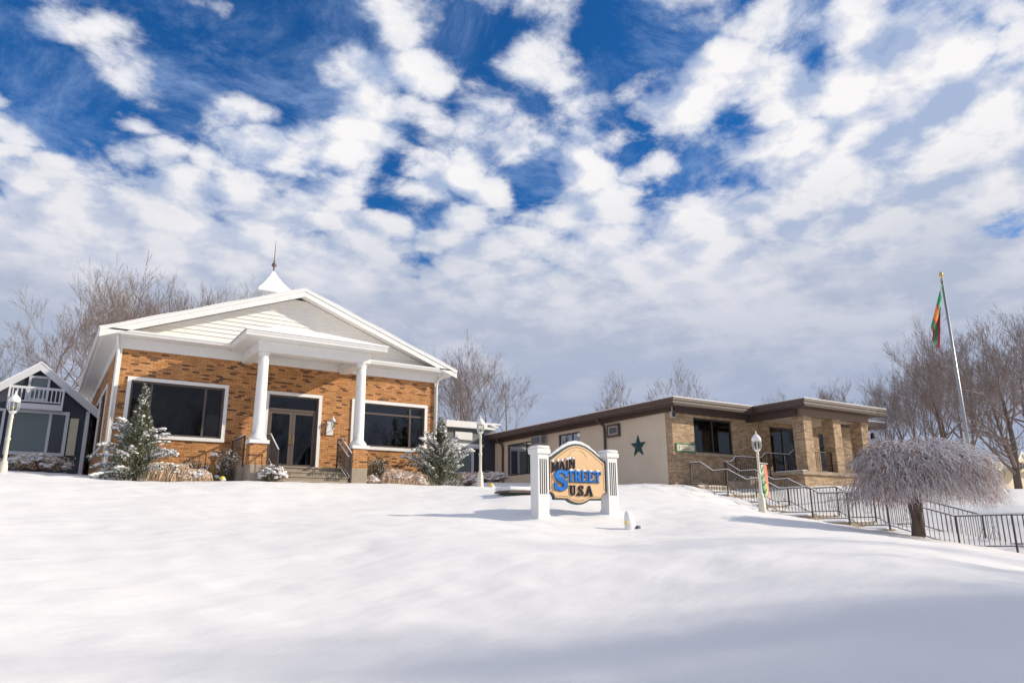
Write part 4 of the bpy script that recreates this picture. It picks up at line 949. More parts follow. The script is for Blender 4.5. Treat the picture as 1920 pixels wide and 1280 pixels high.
# ================================================================== PLANTS
def plume(fm,sm,base,d,L,droop,dens,blade,snowp,wid=.16,snr=.05):
    p=Vector(base); d=Vector(d).normalized(); n=max(6,int(L/.09)); st=L/n; pts=[p.copy()]
    for i in range(n):
        d=(d+Vector((random.uniform(-.06,.06),random.uniform(-.06,.06),-droop*st*(.3+i/n*1.4)))).normalized()
        p=p+d*st; pts.append(p.copy())
        tt=(i+1)/n
        side=d.cross(Vector((0,0,1))); side = side.normalized() if side.length>.01 else Vector((1,0,0)); upv=side.cross(d).normalized()
        w=wid*(math.sin(math.pi*min(1,tt*.92+.06))**.7)+.02
        for k in range(dens):
            a=random.uniform(0,6.283); rr=random.uniform(.1,1)
            o_=side*math.cos(a)*w*rr*.5+upv*math.sin(a)*w*rr*.35
            q=p+o_*.4; e=(d*random.uniform(.4,1)+o_.normalized()*random.uniform(.3,.9)).normalized(); b_=blade*random.uniform(.6,1.3)
            s_=e.cross(Vector((random.uniform(-1,1),random.uniform(-1,1),random.uniform(-1,1)))).normalized()*b_*.16
            t1=q+e*b_*.5; t2=q+e*b_
            fm.add([q,t1+s_,t2,t1-s_],[(0,1,2,3)])
        if tt>.25 and random.random()<snowp:
            r_=snr*random.uniform(.5,1.3)
            sm.blob(p+upv*w*.28+Vector((random.uniform(-.03,.03),random.uniform(-.03,.03),.0)),r_*1.5,r_*.8,r_*.55,6,4,math.atan2(d.y,d.x),.25)
            if random.random()<.6:
                r2=r_*.6; sm.blob(p+side*random.choice((-1,1))*w*.4+Vector((0,0,-.01)),r2*1.3,r2*.8,r2*.5,6,4,random.uniform(0,3),.25)
    return pts
def conifer(name,x,y,h,spread,label,cat,seed,spire=.5,n=46,up=.5):
    random.seed(seed); z=gz(x,y)-.05
    root=thing(name,label,cat,(x,y,z)); fm=MB(); sm=MB(); tm=MB()
    tm.tube([(x,y,z-.1),(x+.02,y,z+h*.5),(x,y,z+h*.92)],[.07,.045,.01],7)
    # central spire
    for k in range(34):
        t=k/33; zz=z+h*(.30+.66*t); a=random.uniform(0,6.28); L=h*(.22*(1-t)+.045)*spire*1.5
        plume(fm,sm,(x,y,zz),(math.cos(a),math.sin(a),1.0+.8*t),L,.4,12,.085,.85,.12,.034)
    plume(fm,sm,(x,y,z+h*.72),(0,0,1),h*.28,0,16,.07,.8,.07,.022)
    for k in range(n):
        t=random.random()**1.2; a=2*math.pi*(k/n)*5.3+random.uniform(-.3,.3); zz=z+h*(.04+.42*t)
        L=spread*(1.15-.55*t)*random.uniform(.7,1.12); plume(fm,sm,(x,y,zz),(math.cos(a),math.sin(a)*.8,up+.5*t+random.uniform(-.1,.25)),L,.45,15,.10,1.0,.24,.062)
    for k in range(2600):  # inner mass
        a=random.uniform(0,6.28); t=random.random(); rr=spread*.55*(1-t)**.8*random.random()**.5+.05; p=Vector((x+math.cos(a)*rr,y+math.sin(a)*rr,z+.05+h*.75*t))
        e=Vector((math.cos(a)*.7,math.sin(a)*.7,.9)).normalized(); s_=e.cross(Vector((random.uniform(-1,1),random.uniform(-1,1),.1))).normalized()*.02
        fm.add([p,p+e*.06+s_,p+e*.13,p+e*.06-s_],[(0,1,2,3)])
    tm.build('trunk',M['bark'],root); fm.build('foliage',M['needle'],root); sm.build('snow',M['snow_fine'],root,True)
    return root
conifer('snowy_juniper',2.42,24.6,2.95,1.35,'tall snow laden juniper before the left window of the orange brick building','shrub',11,.5,40,.30)
conifer('snowy_juniper',12.55,24.4,2.65,1.55,'spreading snow laden juniper at the right corner of the orange brick building','shrub',23,.6,60,.85)

def shrub(name,x,y,rx,rz,label,seed,m='shrubleaf',n=900,snow=60,blade=.07,sn=.05,ry=None,stems=40,z=None):
    random.seed(seed); z=gz(x,y)-.03 if z is None else z; ry=ry or rx
    root=thing(name,label,'shrub',(x,y,z)); tm=MB(); fm=MB(); sm=MB()
    for k in range(stems):
        a=random.uniform(0,6.28); r_=random.random()**.6; e=Vector((math.cos(a)*rx*r_,math.sin(a)*ry*r_,rz*math.sqrt(max(.05,1-.8*r_*r_))*random.uniform(.8,1.1)))
        b0=Vector((x,y,z))+Vector((math.cos(a)*rx*.12,math.sin(a)*ry*.12,0)); mid=b0+e*.5+Vector((0,0,rz*.12))
        tm.tube([b0,mid,b0+e],[.012,.008,.003],4)
        for q in range(n//stems):
            t=random.uniform(.35,1.05); p=b0+e*t+Vector((random.gauss(0,.05),random.gauss(0,.05),random.gauss(0,.04))); d=Vector((random.uniform(-1,1),random.uniform(-1,1),random.uniform(-.3,1))).normalized(); s_=d.cross(Vector((random.random(),random.random(),random.random()))).normalized()*blade*.2
            fm.add([p,p+d*blade*.5+s_,p+d*blade,p+d*blade*.5-s_],[(0,1,2,3)])
    for k in range(snow):
        a=random.uniform(0,6.28); r_=random.random()**.5; p=(x+math.cos(a)*rx*r_,y+math.sin(a)*ry*r_,z+rz*math.sqrt(max(.08,1-.85*r_*r_))*random.uniform(.75,1.02)); q=sn*random.uniform(.25,1.15)**1.3; sm.blob((p[0],p[1],p[2]+random.uniform(-.04,.03)),q*1.5,q,q*.5,7,4,random.uniform(0,3),.4)
    tm.build('stems',M['twig'],root); fm.build('foliage',M[m],root); sm.build('snow',M['snow_fine'],root,True); return root
shrub('round_shrub',6.15,23.3,.42,.55,'round low shrub heaped with snow beside the left porch pedestal',31,'shrubleaf',1100,200,.07,.065)
shrub('dark_shrub',5.1,24.9,.62,1.15,'dark open shrub dusted with snow under the right end of the left window',32,'shrubleaf',1500,150,.06,.026,.4,70)
shrub('dark_shrub',4.15,25.4,.5,.8,'low dark shrub close to the brick below the left window',35,'shrubleaf',900,90,.06,.026,.3,60)
shrub('green_shrub',10.2,24.7,.45,1.0,'olive green shrub right of the right porch pedestal',33,'shrubleaf',2400,100,.07,.024,.4,60)
shrub('snowy_shrub',9.75,24.1,.24,.36,'small pinkish shrub buried in snow at the foot of the right railing',34,'grass',500,80,.06,.045,.25,24)
def grass(x,y,rx,h,label,seed,n=420,snow=50,sn=.06):
    random.seed(seed); z=gz(x,y)-.03; root=thing('ornamental_grass',label,'grass clump',(x,y,z),'dry grass clumps'); bm_=MB(); sm=MB()
    tufts=[(x+random.gauss(0,rx*.45),y+random.gauss(0,rx*.3),random.uniform(.5,1.1)) for _ in range(6)]
    for k in range(int(n*1.5)):
        tx,ty,ts=random.choice(tufts); a=random.uniform(0,6.28); L=h*ts*random.uniform(.5,1.0); b0=Vector((tx+random.gauss(0,.05),ty+random.gauss(0,.05),z)); out=Vector((math.cos(a),math.sin(a)*.8,0)); e=random.uniform(.35,1.0)*rx*.85
        kx=random.uniform(-.05,.05)
        pts=[b0,b0+out*e*.15+Vector((kx,0,L*.5)),b0+out*e*.42+Vector((-kx,0,L*.78)),b0+out*e*.75+Vector((kx,0,L*.66)),b0+out*e*.98+Vector((0,0,L*.30)),b0+out*e*1.08+Vector((0,0,L*.02))]
        bm_.tube(pts,[.006,.008,.009,.008,.006,.002],3,False)
    for k in range(snow*2):
        tx,ty,ts=random.choice(tufts); a=random.uniform(0,6.28); r_=random.random()**.7*rx*.75; p=(tx+math.cos(a)*r_,ty+math.sin(a)*r_*.8,z+h*ts*.74*(1-.7*(r_/rx)**2)*random.uniform(.55,1.0)); q=sn*random.uniform(.3,1.0); sm.blob(p,q*1.7,q*.8,q*.5,7,4,a,.35)
    bm_.build('blades',M['grass'],root); sm.build('snow',M['snow_fine'],root,True)
grass(3.35,24.3,.5,.85,'tan dry grass clump right of the tall juniper',41,380,70,.05)
grass(4.0,24.2,.5,.65,'flattened snowy grass clump left of the garden statue',42,300,110,.06)
grass(10.75,24.1,.45,.85,'tan dry grass clump under the right window beside the olive shrub',43,380,70,.05)
grass(11.45,24.0,.5,.75,'flattened snowy grass clump left of the right juniper',44,320,110,.06)
for i,(x,y,rx,rz,lb) in enumerate(((16.5,29.3,.75,.55,'snow mounded brown shrub below the annex window, left of the slim lamp'),(18.6,31.5,.7,.5,'snow dusted russet shrub just right of the slim lamp post'),(20.3,33,.8,.55,'snow mounded shrub at the far corner of the beige wall'))):
    shrub('snowy_shrub',x,y,rx,rz,lb,50+i,'grass',900,190,.08,.085,.5,60)
shrub('snowy_shrub',-.15,30.6,1.1,.62,'snow heaped bush below the window of the dark grey house',60,'grass',1700,330,.1,.085,.7,120)

# weeping tree
random.seed(77)
wx,wy=17.5,9.6; wz=gz(wx,wy)
WT=thing('weeping_tree','low umbrella shaped weeping tree with snow crusted hanging twigs and knotted trunk','tree',(wx,wy,wz))
tm=MB(); zt=wz+1.45
tm.tube([(wx,wy,wz-.15),(wx+.0,wy,wz+.1),(wx+.03,wy,wz+.35),(wx+.06,wy+.02,wz+.55),(wx+.05,wy,wz+.68),(wx+.09,wy+.03,wz+.85),(wx+.14,wy+.05,wz+1.1),(wx+.12,wy+.03,zt)],[.17,.125,.11,.12,.165,.10,.095,.09],14)
tm.tube([(wx+.03,wy-.12,wz),(wx-.02,wy-.13,wz+.4),(wx+.08,wy-.09,wz+.9)],[.05,.04,.03],7); tm.tube([(wx+.1,wy-.02,wz+.8),(wx-.12,wy-.05,wz+1.15),(wx-.4,wy-.1,wz+1.45)],[.07,.055,.04],8)
for k in range(4): tm.blob((wx+.05+random.uniform(-.1,.1),wy+random.uniform(-.1,.1),wz+.62+random.uniform(-.08,.08)),.09,.09,.07,7,4)
tm.build('trunk',M['bark'],WT,True)
cm=MB(); RW_=1.50; CX_=wx+.42
def dome(r,a=0): return wz+2.27-.72*(r/RW_)**2.0+.05*math.sin(3*a+1)+.04*math.sin(5*a)
limbs=[]
for k in range(34):
    a=2*math.pi*k/34*3+random.uniform(-.3,.3); Lr=RW_*random.uniform(.45,1.0)
    pts=[]; ph=random.uniform(0,6)
    for t in np.linspace(0,1,10):
        r_=Lr*t; aa=a+.35*math.sin(t*4+ph); zz=(zt-.1)*(1-min(1,t*2.4))+(dome(r_,aa)-random.uniform(.02,.16)+.05*math.sin(t*9+k))*min(1,t*2.4)
        pts.append(Vector((wx+.12+(CX_-wx-.12)*min(1,t*1.5)+r_*math.cos(aa)*1.05,wy+r_*math.sin(aa),zz)))
    cm.tube(pts,[.045,.04,.034,.028,.024,.02,.017,.014,.011,.008],5)
    limbs.append(pts)
for k in range(8200):
    pts=random.choice(limbs); i=random.randint(2,9); s0=pts[i]+Vector((random.gauss(0,.14),random.gauss(0,.14),random.gauss(0,.04)))
    if random.random()<.35: s0.z-=random.uniform(.1,.6)
    dx,dy=s0.x-CX_,s0.y-wy; rr=math.hypot(dx,dy)+1e-3; a=math.atan2(dy,dx)
    hd=a+random.gauss(0,.8); L=random.uniform(.25,.85); mm=7; c=[s0.copy()]; d=Vector((math.cos(hd),math.sin(hd),random.uniform(-.1,.45))).normalized(); p=s0.copy(); st=L/mm
    g_k=random.uniform(.12,.42)
    for j in range(mm):
        d=(d+Vector((random.gauss(0,.16),random.gauss(0,.16),random.gauss(0,.10)-g_k))).normalized(); p=p+d*st
        q=math.hypot(p.x-CX_,p.y-wy)
        if q>RW_*1.16: p.x-=(p.x-CX_)*.04; p.y-=(p.y-wy)*.04
        if p.z<wz+.70: break
        c.append(p.copy())
    if len(c)<3: continue
    r0=random.choice((.005,.006,.008,.012)); m_=len(c); cm.tube(c,[r0*(1-.65*j/m_) for j in range(m_)],3,False)
    for _ in range(2):
        j=random.randint(1,m_-1); q=Vector(c[j]); an=random.uniform(0,6.28); e=Vector((math.cos(an),math.sin(an),-.35)); w_=random.uniform(.08,.2); cm.tube([q,q+e*w_*.6,q+e*w_-Vector((0,0,w_*.5))],[.0045,.004,.002],3,False)
# hanging skirt, longer on the sunny side
for k in range(2200):
    a=random.uniform(-math.pi,math.pi); r_=RW_*random.uniform(.55,1.14); z0=dome(min(r_,RW_),a)-random.uniform(.25,.75)
    q=Vector((CX_+r_*math.cos(a),wy+r_*math.sin(a),z0)); L=random.uniform(.15,.55); c=[q]; d=Vector((math.cos(a)*.5+random.gauss(0,.2),math.sin(a)*.5+random.gauss(0,.2),-.7)).normalized(); p=q.copy()
    for j in range(5):
        d=(d+Vector((random.gauss(0,.14),random.gauss(0,.14),-.12))).normalized(); p=p+d*L/5; c.append(p.copy())
    if c[-1].z<wz+.55: continue
    cm.tube(c,[.006,.0055,.005,.004,.003,.002],3,False)
cm.build('crown',M['weep'],WT)

# bare trees
def make_tree(seed,H_,lean=0,limbs=5,spread=.5,trunk=.35,lv=5,rt=.19):
    random.seed(seed); tm=MB(); cm=MB()
    def grow(p,d,L,r,level):
        n=6 if level<2 else (4 if level<4 else 3); st=L/n; pts=[p.copy()]; dd=d.copy(); dirs=[dd.copy()]
        for i in range(n):
            j=.07 if level<2 else .13
            dd=(dd+Vector((random.gauss(0,j),random.gauss(0,j),random.gauss(0,j*.5)+(.05 if level<2 else .09)))).normalized(); p=p+dd*st; pts.append(p.copy()); dirs.append(dd.copy())
        rad=[max(.004,r*(1-.6*i/n)) for i in range(n+1)]
        (tm if level==0 else cm).tube(pts,rad,8 if level==0 else (6 if level==1 else (4 if level==2 else 3)),False)
        if level>=lv: return
        cnt={0:limbs,1:5,2:5,3:4,4:4}[level]
        for k in range(cnt):
            t=random.uniform(trunk if level==0 else .25,1.0) if k else 1.0
            f_=t*n; i=min(n-1,int(f_)); q=pts[i].lerp(pts[i+1],f_-i); base=dirs[i]
            ang=R(random.uniform(20,40))*spread/.5 if level==0 else R(random.uniform(18,42))
            if k==0: ang=R(random.uniform(2,12))
            ax_=base.cross(Vector((random.gauss(0,1),random.gauss(0,1),random.gauss(0,1)))).normalized()
            nd=Matrix.Rotation(ang,3,ax_)@base
            if nd.z<-.05: nd.z*=.2; nd.normalize()
            rr=r*(1-.6*t)*(.85 if k==0 else .58); sc_=(.60 if level==0 else .58)*random.uniform(.75,1.1)
            grow(q,nd,L*sc_,max(rr,.0055),level+1)
    grow(Vector((0,0,0)),Vector((lean,0,1)).normalized(),H_*.55,rt,0)
    return tm,cm
protos={}
def bare(kind,x,y,ztop,label,rot=0.,group='bare trees behind the buildings'):
    seed,H_,lean,limbs,spread,trunk,lv,rt=kind
    if kind not in protos:
        tm,cm=make_tree(*kind); zm=max(v[2] for v in cm.v)
        a=bpy.data.objects.new('bare_tree',None); t=tm.build('trunk',M['bark']); c=cm.build('crown',M['twig']); protos[kind]=(zm,t,c); first=True
    else: first=False
    zm,t,c=protos[kind]; g=gz(x,y)-.2; s=(ztop-g)/zm
    o=thing('bare_tree',label,'tree',(x,y,g),group); o.scale=(s,s,s); o.rotation_euler.z=rot
    if not first: t=t.copy(); c=c.copy(); COL.objects.link(t); COL.objects.link(c)
    t.parent=o; c.parent=o
    return o
KA=(101,10,.0,5,.45,.55,5,.12); KB=(102,10,.10,5,.5,.55,5,.12); KC=(103,10,-.10,4,.45,.6,5,.10); KD=(104,10,0,10,.95,.12,5,.22); KE=(105,10,.03,7,.6,.40,5,.14); KF=(106,10,0,5,.45,.6,4,.10); KG=(107,10,0,9,.62,.42,5,.13)
for k,x,y,zt_,rot,lb in (
 (KE,.2,41,12.3,0,'bare tree rising between the dark grey house and the orange brick building'),
 (KB,2.1,49,14.8,1,'leftmost tall bare tree above the left eave of the orange brick building'),
 (KE,4.4,53,17.6,2.2,'wide crowned bare tree above the left roof slope'),
 (KG,3.2,50,17.0,.7,'round dense bare crown between the leftmost tall tree and the wide crown'),
 (KG,5.2,57,19.4,2.9,'dense round bare crown just right of the wide crowned tree'),
 (KG,8.8,60,20.0,1.2,'dense round bare crown left of middle over the left roof slope'),
 (KG,10.7,59,19.9,4.4,'dense round bare crown close to the steeple'),
 (KB,-1.2,44,10.6,3.3,'low leaning bare tree above the dark grey house'),
 (KG,25.6,58,15.4,5.2,'dense bare crown showing low behind the right roof slope'),
 (KG,28.4,52,14.6,.2,'dense bare crown behind the leaning tree by the annex'),
 (KG,57.5,29,14.0,3.6,'dense bare crown behind the flagpole and its flag'),
 (KG,60,40.5,12.6,3.3,'dense far bare crown over the brick porch roof'),
 (KG,57.5,37,12.4,.6,'dense far bare crown above the right end of the brick porch roof'),
 (KG,58,34,12.2,4.8,'dense far bare crown just beyond the brown roof end'),
 (KG,56,30.5,12.6,1.9,'dense bare crown between the roof end and the twin stemmed tree'),
 (KG,41,20.5,11.4,2.7,'dense grey bare crown close behind the flagpole'),
 (KG,45,17.5,12.8,5.6,'dense grey bare crown at the right edge above the beige building'),
 (KG,50,23.5,13.5,4.0,'tall grey bare crown between flagpole and spreading tree'),
 (KG,49,20.5,12.5,1.3,'dense bare crown right of the flagpole, behind the spreading tree'),
 (KA,6.0,56,18.6,.5,'bare tree second right of the wide crown behind the left roof slope'),
 (KB,7.9,57,18.9,3.5,'bare tree midway along the left roof slope'),
 (KE,9.8,58,19.0,4.6,'bare tree a little left of the steeple'),
 (KC,11.4,56,18.6,5.3,'bare tree nearest the steeple on its left side'),
 (KC,24.1,56,16.5,.4,'bare tree top peeping over the right roof slope, upper one'),
 (KA,26.0,55,14.8,1.4,'bare tree top peeping over the right roof slope, lower one'),
 (KF,25.4,48,12.2,2.0,'thin bare tree hard against the right corner of the orange brick building'),
 (KA,26.7,47.5,14.9,2.6,'tallest bare tree behind the grey annex'),
 (KE,27.6,48.5,14.4,3.3,'bare tree with twin stem behind the annex roof'),
 (KC,26.6,44.6,13.0,.9,'leaning bare tree above the slim lamp post'),
 (KC,26.7,42.6,11.8,2.2,'slender bare tree between annex and beige wall'),
 (KB,38.9,45,13.0,1.0,'left tree of the pair above the entrance sign roofline'),
 (KF,40.3,44.2,12.9,2.7,'right tree of the pair above the entrance sign roofline'),
 (KC,42.4,42.5,13.3,4.0,'tree behind the roof above the star'),
 (KB,44.0,41.8,12.5,5.0,'spreading tree behind the roof right of the star'),
 (KE,57,41.5,12.6,1.2,'far bare tree over the inner corner of the brown roof'),
 (KD,58.6,39.2,12.7,2.2,'far wide bare tree over the brick porch roof'),
 (KE,55.6,34.5,11.9,3.0,'far bare tree just right of the brick porch roof'),
 (KA,56.4,32.4,11.8,.1,'far slim bare tree right of the brown roof end'),
 (KB,50.5,27.0,12.4,.7,'dark twin stemmed tree left of the flagpole'),
 (KC,46.0,23.3,11.4,4.1,'crooked dark tree next left of the flagpole'),
 (KE,54.5,26.0,13.9,1.9,'dense bare tree directly behind the flagpole'),
 (KD,39.2,16.4,10.7,.6,'large dark spreading tree right of the flagpole'),
 (KD,52,20.2,13.4,2.9,'large bare tree at the right edge behind the spreading one'),
 (KE,60,31,13.5,5.1,'bare tree filling the gap behind the twin stemmed tree'),
 (KB,63,27,14.0,3.9,'bare tree in the background thicket right of the flagpole'),
 (KE,66,22,14.2,2.1,'background bare tree low behind the beige building')):
    bare(k,x,y,zt_,lb,rot)

for i,(k,x,y,h,rot,lb) in enumerate(((KG,20,-3.6,9,.3,'small bare tree by the road, nearest the lawn'),(KG,25,-5.8,12,1.9,'bare tree by the road, second from the lawn'),(KG,33,-10.4,16,4.4,'tall bare tree by the road, third from the lawn'),
   (KG,44,-16.2,24,2.0,'broad bare tree by the road beyond the spruces'),(KG,48,-19.8,28,3.9,'broadest bare tree by the road beyond the spruces'),(KG,38,-13.2,19,5.1,'bare tree by the road among the spruces'),
   (KG,14,-32,17,.9,'bare tree across the road facing the orange brick building'),(KE,22,-34,18,5.5,'bare tree across the road facing the annex'),(KG,31,-33,17,2.4,'bare tree across the road facing the tan building'),(KE,41,-31,18,3.4,'bare tree across the road facing the porch'),(KG,5,-33,17,1.4,'bare tree across the road facing the dark grey house'))):
    bare(k,x,y,gz(x,y)+h,lb,rot,'trees across the road')
def spruce(x,y,h,seed,label):
    random.seed(seed); z=gz(x,y)-.2; o=thing('spruce',label,'tree',(x,y,z),'spruces by the road'); tm=MB(); cm_=MB()
    tm.tube([(x,y,z),(x,y,z+h)],[.22,.03],7)
    for q in range(750):
        t=random.random()**.8; a=random.uniform(0,6.28); L=h*.21*(1-t)+.25; zz_=z+h*(.08+.9*t); r_=random.uniform(.3,1); p=Vector((x+math.cos(a)*L*r_,y+math.sin(a)*L*r_,zz_-.25*L*r_)); w_=random.uniform(.25,.55)*(1.2-t*.6)
        e=Vector((math.cos(a),math.sin(a),-.35+random.uniform(-.2,.2)))*w_; s_=Vector((-math.sin(a),math.cos(a),0))*w_*.35; cm_.add([p-e*.5,p+s_,p+e,p-s_],[(0,1,2,3)])
    tm.build('trunk',M['bark'],o); cm_.build('crown',M['needle'],o)
for x,y,h,sd,lb in ((26,-7.2,12,1,'smallest snowy spruce by the road'),(31,-10,15,2,'second snowy spruce by the road'),(36,-12.6,18,3,'third, taller snowy spruce by the road'),(42,-16,22,4,'fourth snowy spruce by the road'),(50,-22.0,26,5,'tallest snowy spruce by the road'),(45,-19.4,25,6,'slim tall snowy spruce by the road')): spruce(x,y,h,sd,lb)
random.seed(5)
wd=MB()
for k in range(60):
    x=random.uniform(-60,110); y=-52+random.uniform(-14,10)-abs(x-25)*.05; h=random.uniform(4,8); z=gz(x,y)-.3
    wd.tube([(x,y,z),(x,y,z+h)],[.2,.03],5)
    for q in range(90):
        t=random.random(); a=random.uniform(0,6.28); L=h*.24*(1-t)+.4; zz_=z+h*(.12+.86*t)
        p=Vector((x,y,zz_)); e=Vector((math.cos(a)*L,math.sin(a)*L,-.25*L)); s_=Vector((-math.sin(a),math.cos(a),0))*L*.28
        wd.add([p,p+e*.6+s_,p+e,p+e*.6-s_],[(0,1,2,3)])
tag(wd.build('far_wood',M['needle']),'snowy evergreen wood across the road','wood',None,'stuff')

# ================================================================== CAMERA, LIGHT, WORLD
p_,ro,yw=R(14.33),R(.3),R(32.87)
r0=Vector((math.cos(yw),-math.sin(yw),0)); dh=Vector((math.sin(yw),math.cos(yw),0)); zz=Vector((0,0,1))
fw=math.cos(p_)*dh+math.sin(p_)*zz; u0=-math.sin(p_)*dh+math.cos(p_)*zz
rr_=math.cos(ro)*r0-math.sin(ro)*u0; uu=math.cos(ro)*u0+math.sin(ro)*r0
cam=bpy.data.cameras.new('camera'); co=bpy.data.objects.new('camera',cam); COL.objects.link(co)
mtx=Matrix((rr_,uu,-fw)).transposed().to_4x4(); co.matrix_world=mtx
cam.sensor_width=36; cam.lens=1357*36/1920; cam.clip_end=3000; cam.clip_start=.1
sc.camera=co
sdir=Vector((.87,-.5,0)).normalized()*math.cos(R(25))+Vector((0,0,math.sin(R(25))))
sl_=bpy.data.lights.new('sun','SUN'); sl_.energy=4.15; sl_.angle=R(.8); sl_.color=(1,.90,.74)
so=bpy.data.objects.new('sun',sl_); COL.objects.link(so); so.rotation_euler=sdir.to_track_quat('Z','Y').to_euler()
w=bpy.data.worlds.new('World'); w.cycles.sampling_method='MANUAL'; w.cycles.sample_map_resolution=256; sc.world=w; w.use_nodes=True
nt=w.node_tree; N=nt.nodes; Lk=nt.links; N.clear()
def nd(t,**k):
    n=N.new(t)
    for a,b_ in k.items(): setattr(n,a,b_)
    return n
def mth(op,a,b_=None,c=None,clamp=False):
    n=nd('ShaderNodeMath',operation=op); n.use_clamp=clamp
    for i,v in enumerate((a,b_,c)):
        if v is None: continue
        if isinstance(v,(int,float)): n.inputs[i].default_value=v
        else: Lk.new(v,n.inputs[i])
    return n.outputs[0]
def mapr(v,a,b_,c=0,d=1,smooth=True):
    n=nd('ShaderNodeMapRange'); n.interpolation_type='SMOOTHSTEP' if smooth else 'LINEAR'
    Lk.new(v,n.inputs['Value'])
    for k,x in zip(('From Min','From Max','To Min','To Max'),(a,b_,c,d)): n.inputs[k].default_value=x
    return n.outputs[0]
def mixc(f,a,b_):
    n=nd('ShaderNodeMix',data_type='RGBA')
    if isinstance(f,(int,float)): n.inputs['Factor'].default_value=f
    else: Lk.new(f,n.inputs['Factor'])
    for k,x in (('A',a),('B',b_)):
        if isinstance(x,tuple): n.inputs[k].default_value=(*x,1)
        else: Lk.new(x,n.inputs[k])
    return n.outputs['Result']
BLOBS=((190,60,14,-.20),(520,50,8,-.16),(30,250,9,-.14),(820,60,4,-.12),(735,350,3.2,-.22),(800,500,3.0,-.22),(1165,60,4,-.24),(1165,265,3.2,-.26),(1405,215,2.8,-.22),(1850,30,3.4,-.20),(1000,370,2.8,-.20),(1895,425,3,-.20),(1560,130,2.2,-.18),(1290,60,2.4,-.16),(1000,200,2.4,-.12),(1250,360,2.2,-.12),(620,430,2.2,-.12),
 (1500,340,14,.08),(1150,560,16,.12),(300,420,12,.10),(700,560,14,.12),(1050,110,4.5,.14),(100,600,16,.14),(1750,560,18,.18),(690,245,3.4,.24),(450,240,4,.20),(1400,100,4,.12),(660,130,3.2,.14),(260,350,7,.08),(900,260,5,.12),(780,160,3,.12),(250,120,4,.12),(60,60,3,.10),(1700,80,7,.14),(1290,180,4,.14),(1780,280,8,.10),(1500,90,5,.10),(1560,240,6,.08),(1100,400,6,.06))
out=nd('ShaderNodeOutputWorld'); bg=nd('ShaderNodeBackground'); Lk.new(bg.outputs[0],out.inputs[0])
sky=nd('ShaderNodeTexSky',sky_type='NISHITA'); sky.sun_disc=False; sky.sun_elevation=R(25); sky.sun_rotation=math.atan2(sdir.x,sdir.y)
sky.air_density=1.0; sky.dust_density=.6; sky.ozone_density=3
SKY=.10; bg.inputs['Strength'].default_value=SKY
tc=nd('ShaderNodeTexCoord'); D_=tc.outputs['Generated']
sp=nd('ShaderNodeSeparateXYZ'); Lk.new(D_,sp.inputs[0]); zc=mth('MAXIMUM',sp.outputs['Z'],.0)
zi=mth('DIVIDE',1.0,mth('ADD',zc,.22))
pv=nd('ShaderNodeVectorMath',operation='SCALE'); Lk.new(D_,pv.inputs[0]); Lk.new(zi,pv.inputs['Scale'])
fl2=nd('ShaderNodeVectorMath',operation='MULTIPLY'); Lk.new(pv.outputs[0],fl2.inputs[0]); fl2.inputs[1].default_value=(1,1,0); PV=fl2.outputs[0]
def noise(vec,scale,detail,rough=.55,dist=0,off=(0,0,0),out_='Fac'):
    mp=nd('ShaderNodeMapping'); Lk.new(vec,mp.inputs['Vector']); mp.inputs['Location'].default_value=off
    n=nd('ShaderNodeTexNoise'); n.inputs['Scale'].default_value=scale; n.inputs['Detail'].default_value=detail; n.inputs['Roughness'].default_value=rough; n.inputs['Distortion'].default_value=dist
    Lk.new(mp.outputs[0],n.inputs['Vector']); return n.outputs[out_]
def pix(a,b_):
    v=1357*fw+(a-960)*rr_-(b_-640)*uu; return v.normalized()
def density(off):
    wv=noise(PV,4.0,6,.55,0,(off[0]+5,off[1],0),'Color')
    ws=nd('ShaderNodeVectorMath',operation='MULTIPLY_ADD'); Lk.new(wv,ws.inputs[0]); ws.inputs[1].default_value=(.22,.22,0)
    sh=nd('ShaderNodeVectorMath',operation='ADD'); Lk.new(PV,sh.inputs[0]); sh.inputs[1].default_value=(off[0],off[1],0); Lk.new(sh.outputs[0],ws.inputs[2])
    vo=nd('ShaderNodeTexVoronoi',feature='F1'); vo.inputs['Scale'].default_value=9.0; vo.inputs['Randomness'].default_value=.9; Lk.new(ws.outputs[0],vo.inputs['Vector'])
    puff=mapr(vo.outputs['Distance'],.05,.75,1,0,False)
    n1=noise(PV,6.5,12,.62,.2,off)
    return puff,n1,mth('MULTIPLY_ADD',puff,.52,mth('MULTIPLY',n1,1.15))
pA,nA,dA=density((0,0,0)); sdh=(.87*.06,-.5*.06,0); pB,nB,dB=density(sdh)
n2=noise(PV,1.5,4,.5,0,(3.3,1.2,0))
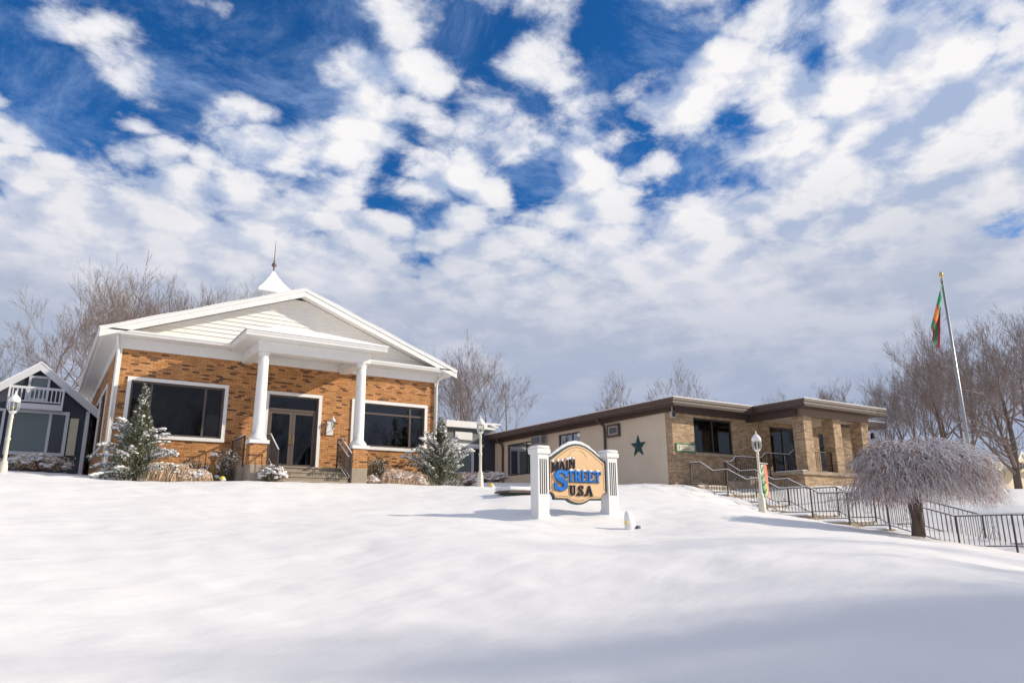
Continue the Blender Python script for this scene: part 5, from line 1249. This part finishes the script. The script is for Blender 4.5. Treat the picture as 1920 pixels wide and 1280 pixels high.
cov=mth('MULTIPLY_ADD',n2,.28,dA)
nrm=nd('ShaderNodeVectorMath',operation='NORMALIZE'); Lk.new(D_,nrm.inputs[0])
for (a,b_,r_,amt) in BLOBS:
    v=pix(a,b_); dt=nd('ShaderNodeVectorMath',operation='DOT_PRODUCT'); Lk.new(nrm.outputs[0],dt.inputs[0]); dt.inputs[1].default_value=v
    cov=mth('ADD',cov,mapr(dt.outputs['Value'],math.cos(R(r_)),1,0,amt))
low=mapr(zc,.18,.46,1,0)   # 1 near the horizon
cov=mth('MULTIPLY_ADD',low,.55,cov)
mask=mapr(cov,.70,1.00)
lit=mth('ADD',.60,mth('MULTIPLY',mth('SUBTRACT',dA,dB),2.6),clamp=True)
lit=mth('MULTIPLY',lit,mapr(cov,.80,1.2,.62,1),clamp=True)
V=1/SKY
cl_hi=mixc(lit,tuple(c*V for c in (.34,.42,.60)),tuple(c*V for c in (.82,.805,.81)))
big=noise(PV,2.0,8,.55,.2,(7,2,0)); stk=mapr(mth('MULTIPLY_ADD',mth('SUBTRACT',nA,.5),.6,big),.40,.66)
cl_lo=mixc(stk,tuple(c*V for c in (.41,.455,.56)),tuple(c*V for c in (.62,.63,.69)))
hz_=mapr(zc,.08,.36,0,1)
cl_lo=mixc(hz_,tuple(c*V for c in (.32,.375,.51)),cl_lo)
cloud=mixc(mapr(zc,.24,.48),cl_lo,cl_hi)
skm=nd('ShaderNodeVectorMath',operation='MULTIPLY'); Lk.new(sky.outputs[0],skm.inputs[0]); skm.inputs[1].default_value=(.14,.62,1.10)
wisp=mapr(noise(PV,3.4,12,.70,.5,(1,9,0)),.42,.74,0,.65)
skc=mixc(wisp,skm.outputs[0],tuple(c*V for c in (.30,.42,.66)))
fin=mixc(mask,skc,cloud)
Lk.new(fin,bg.inputs['Color'])
sc.view_settings.view_transform='Standard'; sc.view_settings.look='None'; sc.view_settings.exposure=.22; sc.view_settings.gamma=1
sc.cycles.max_bounces=6; sc.cycles.transparent_max_bounces=12
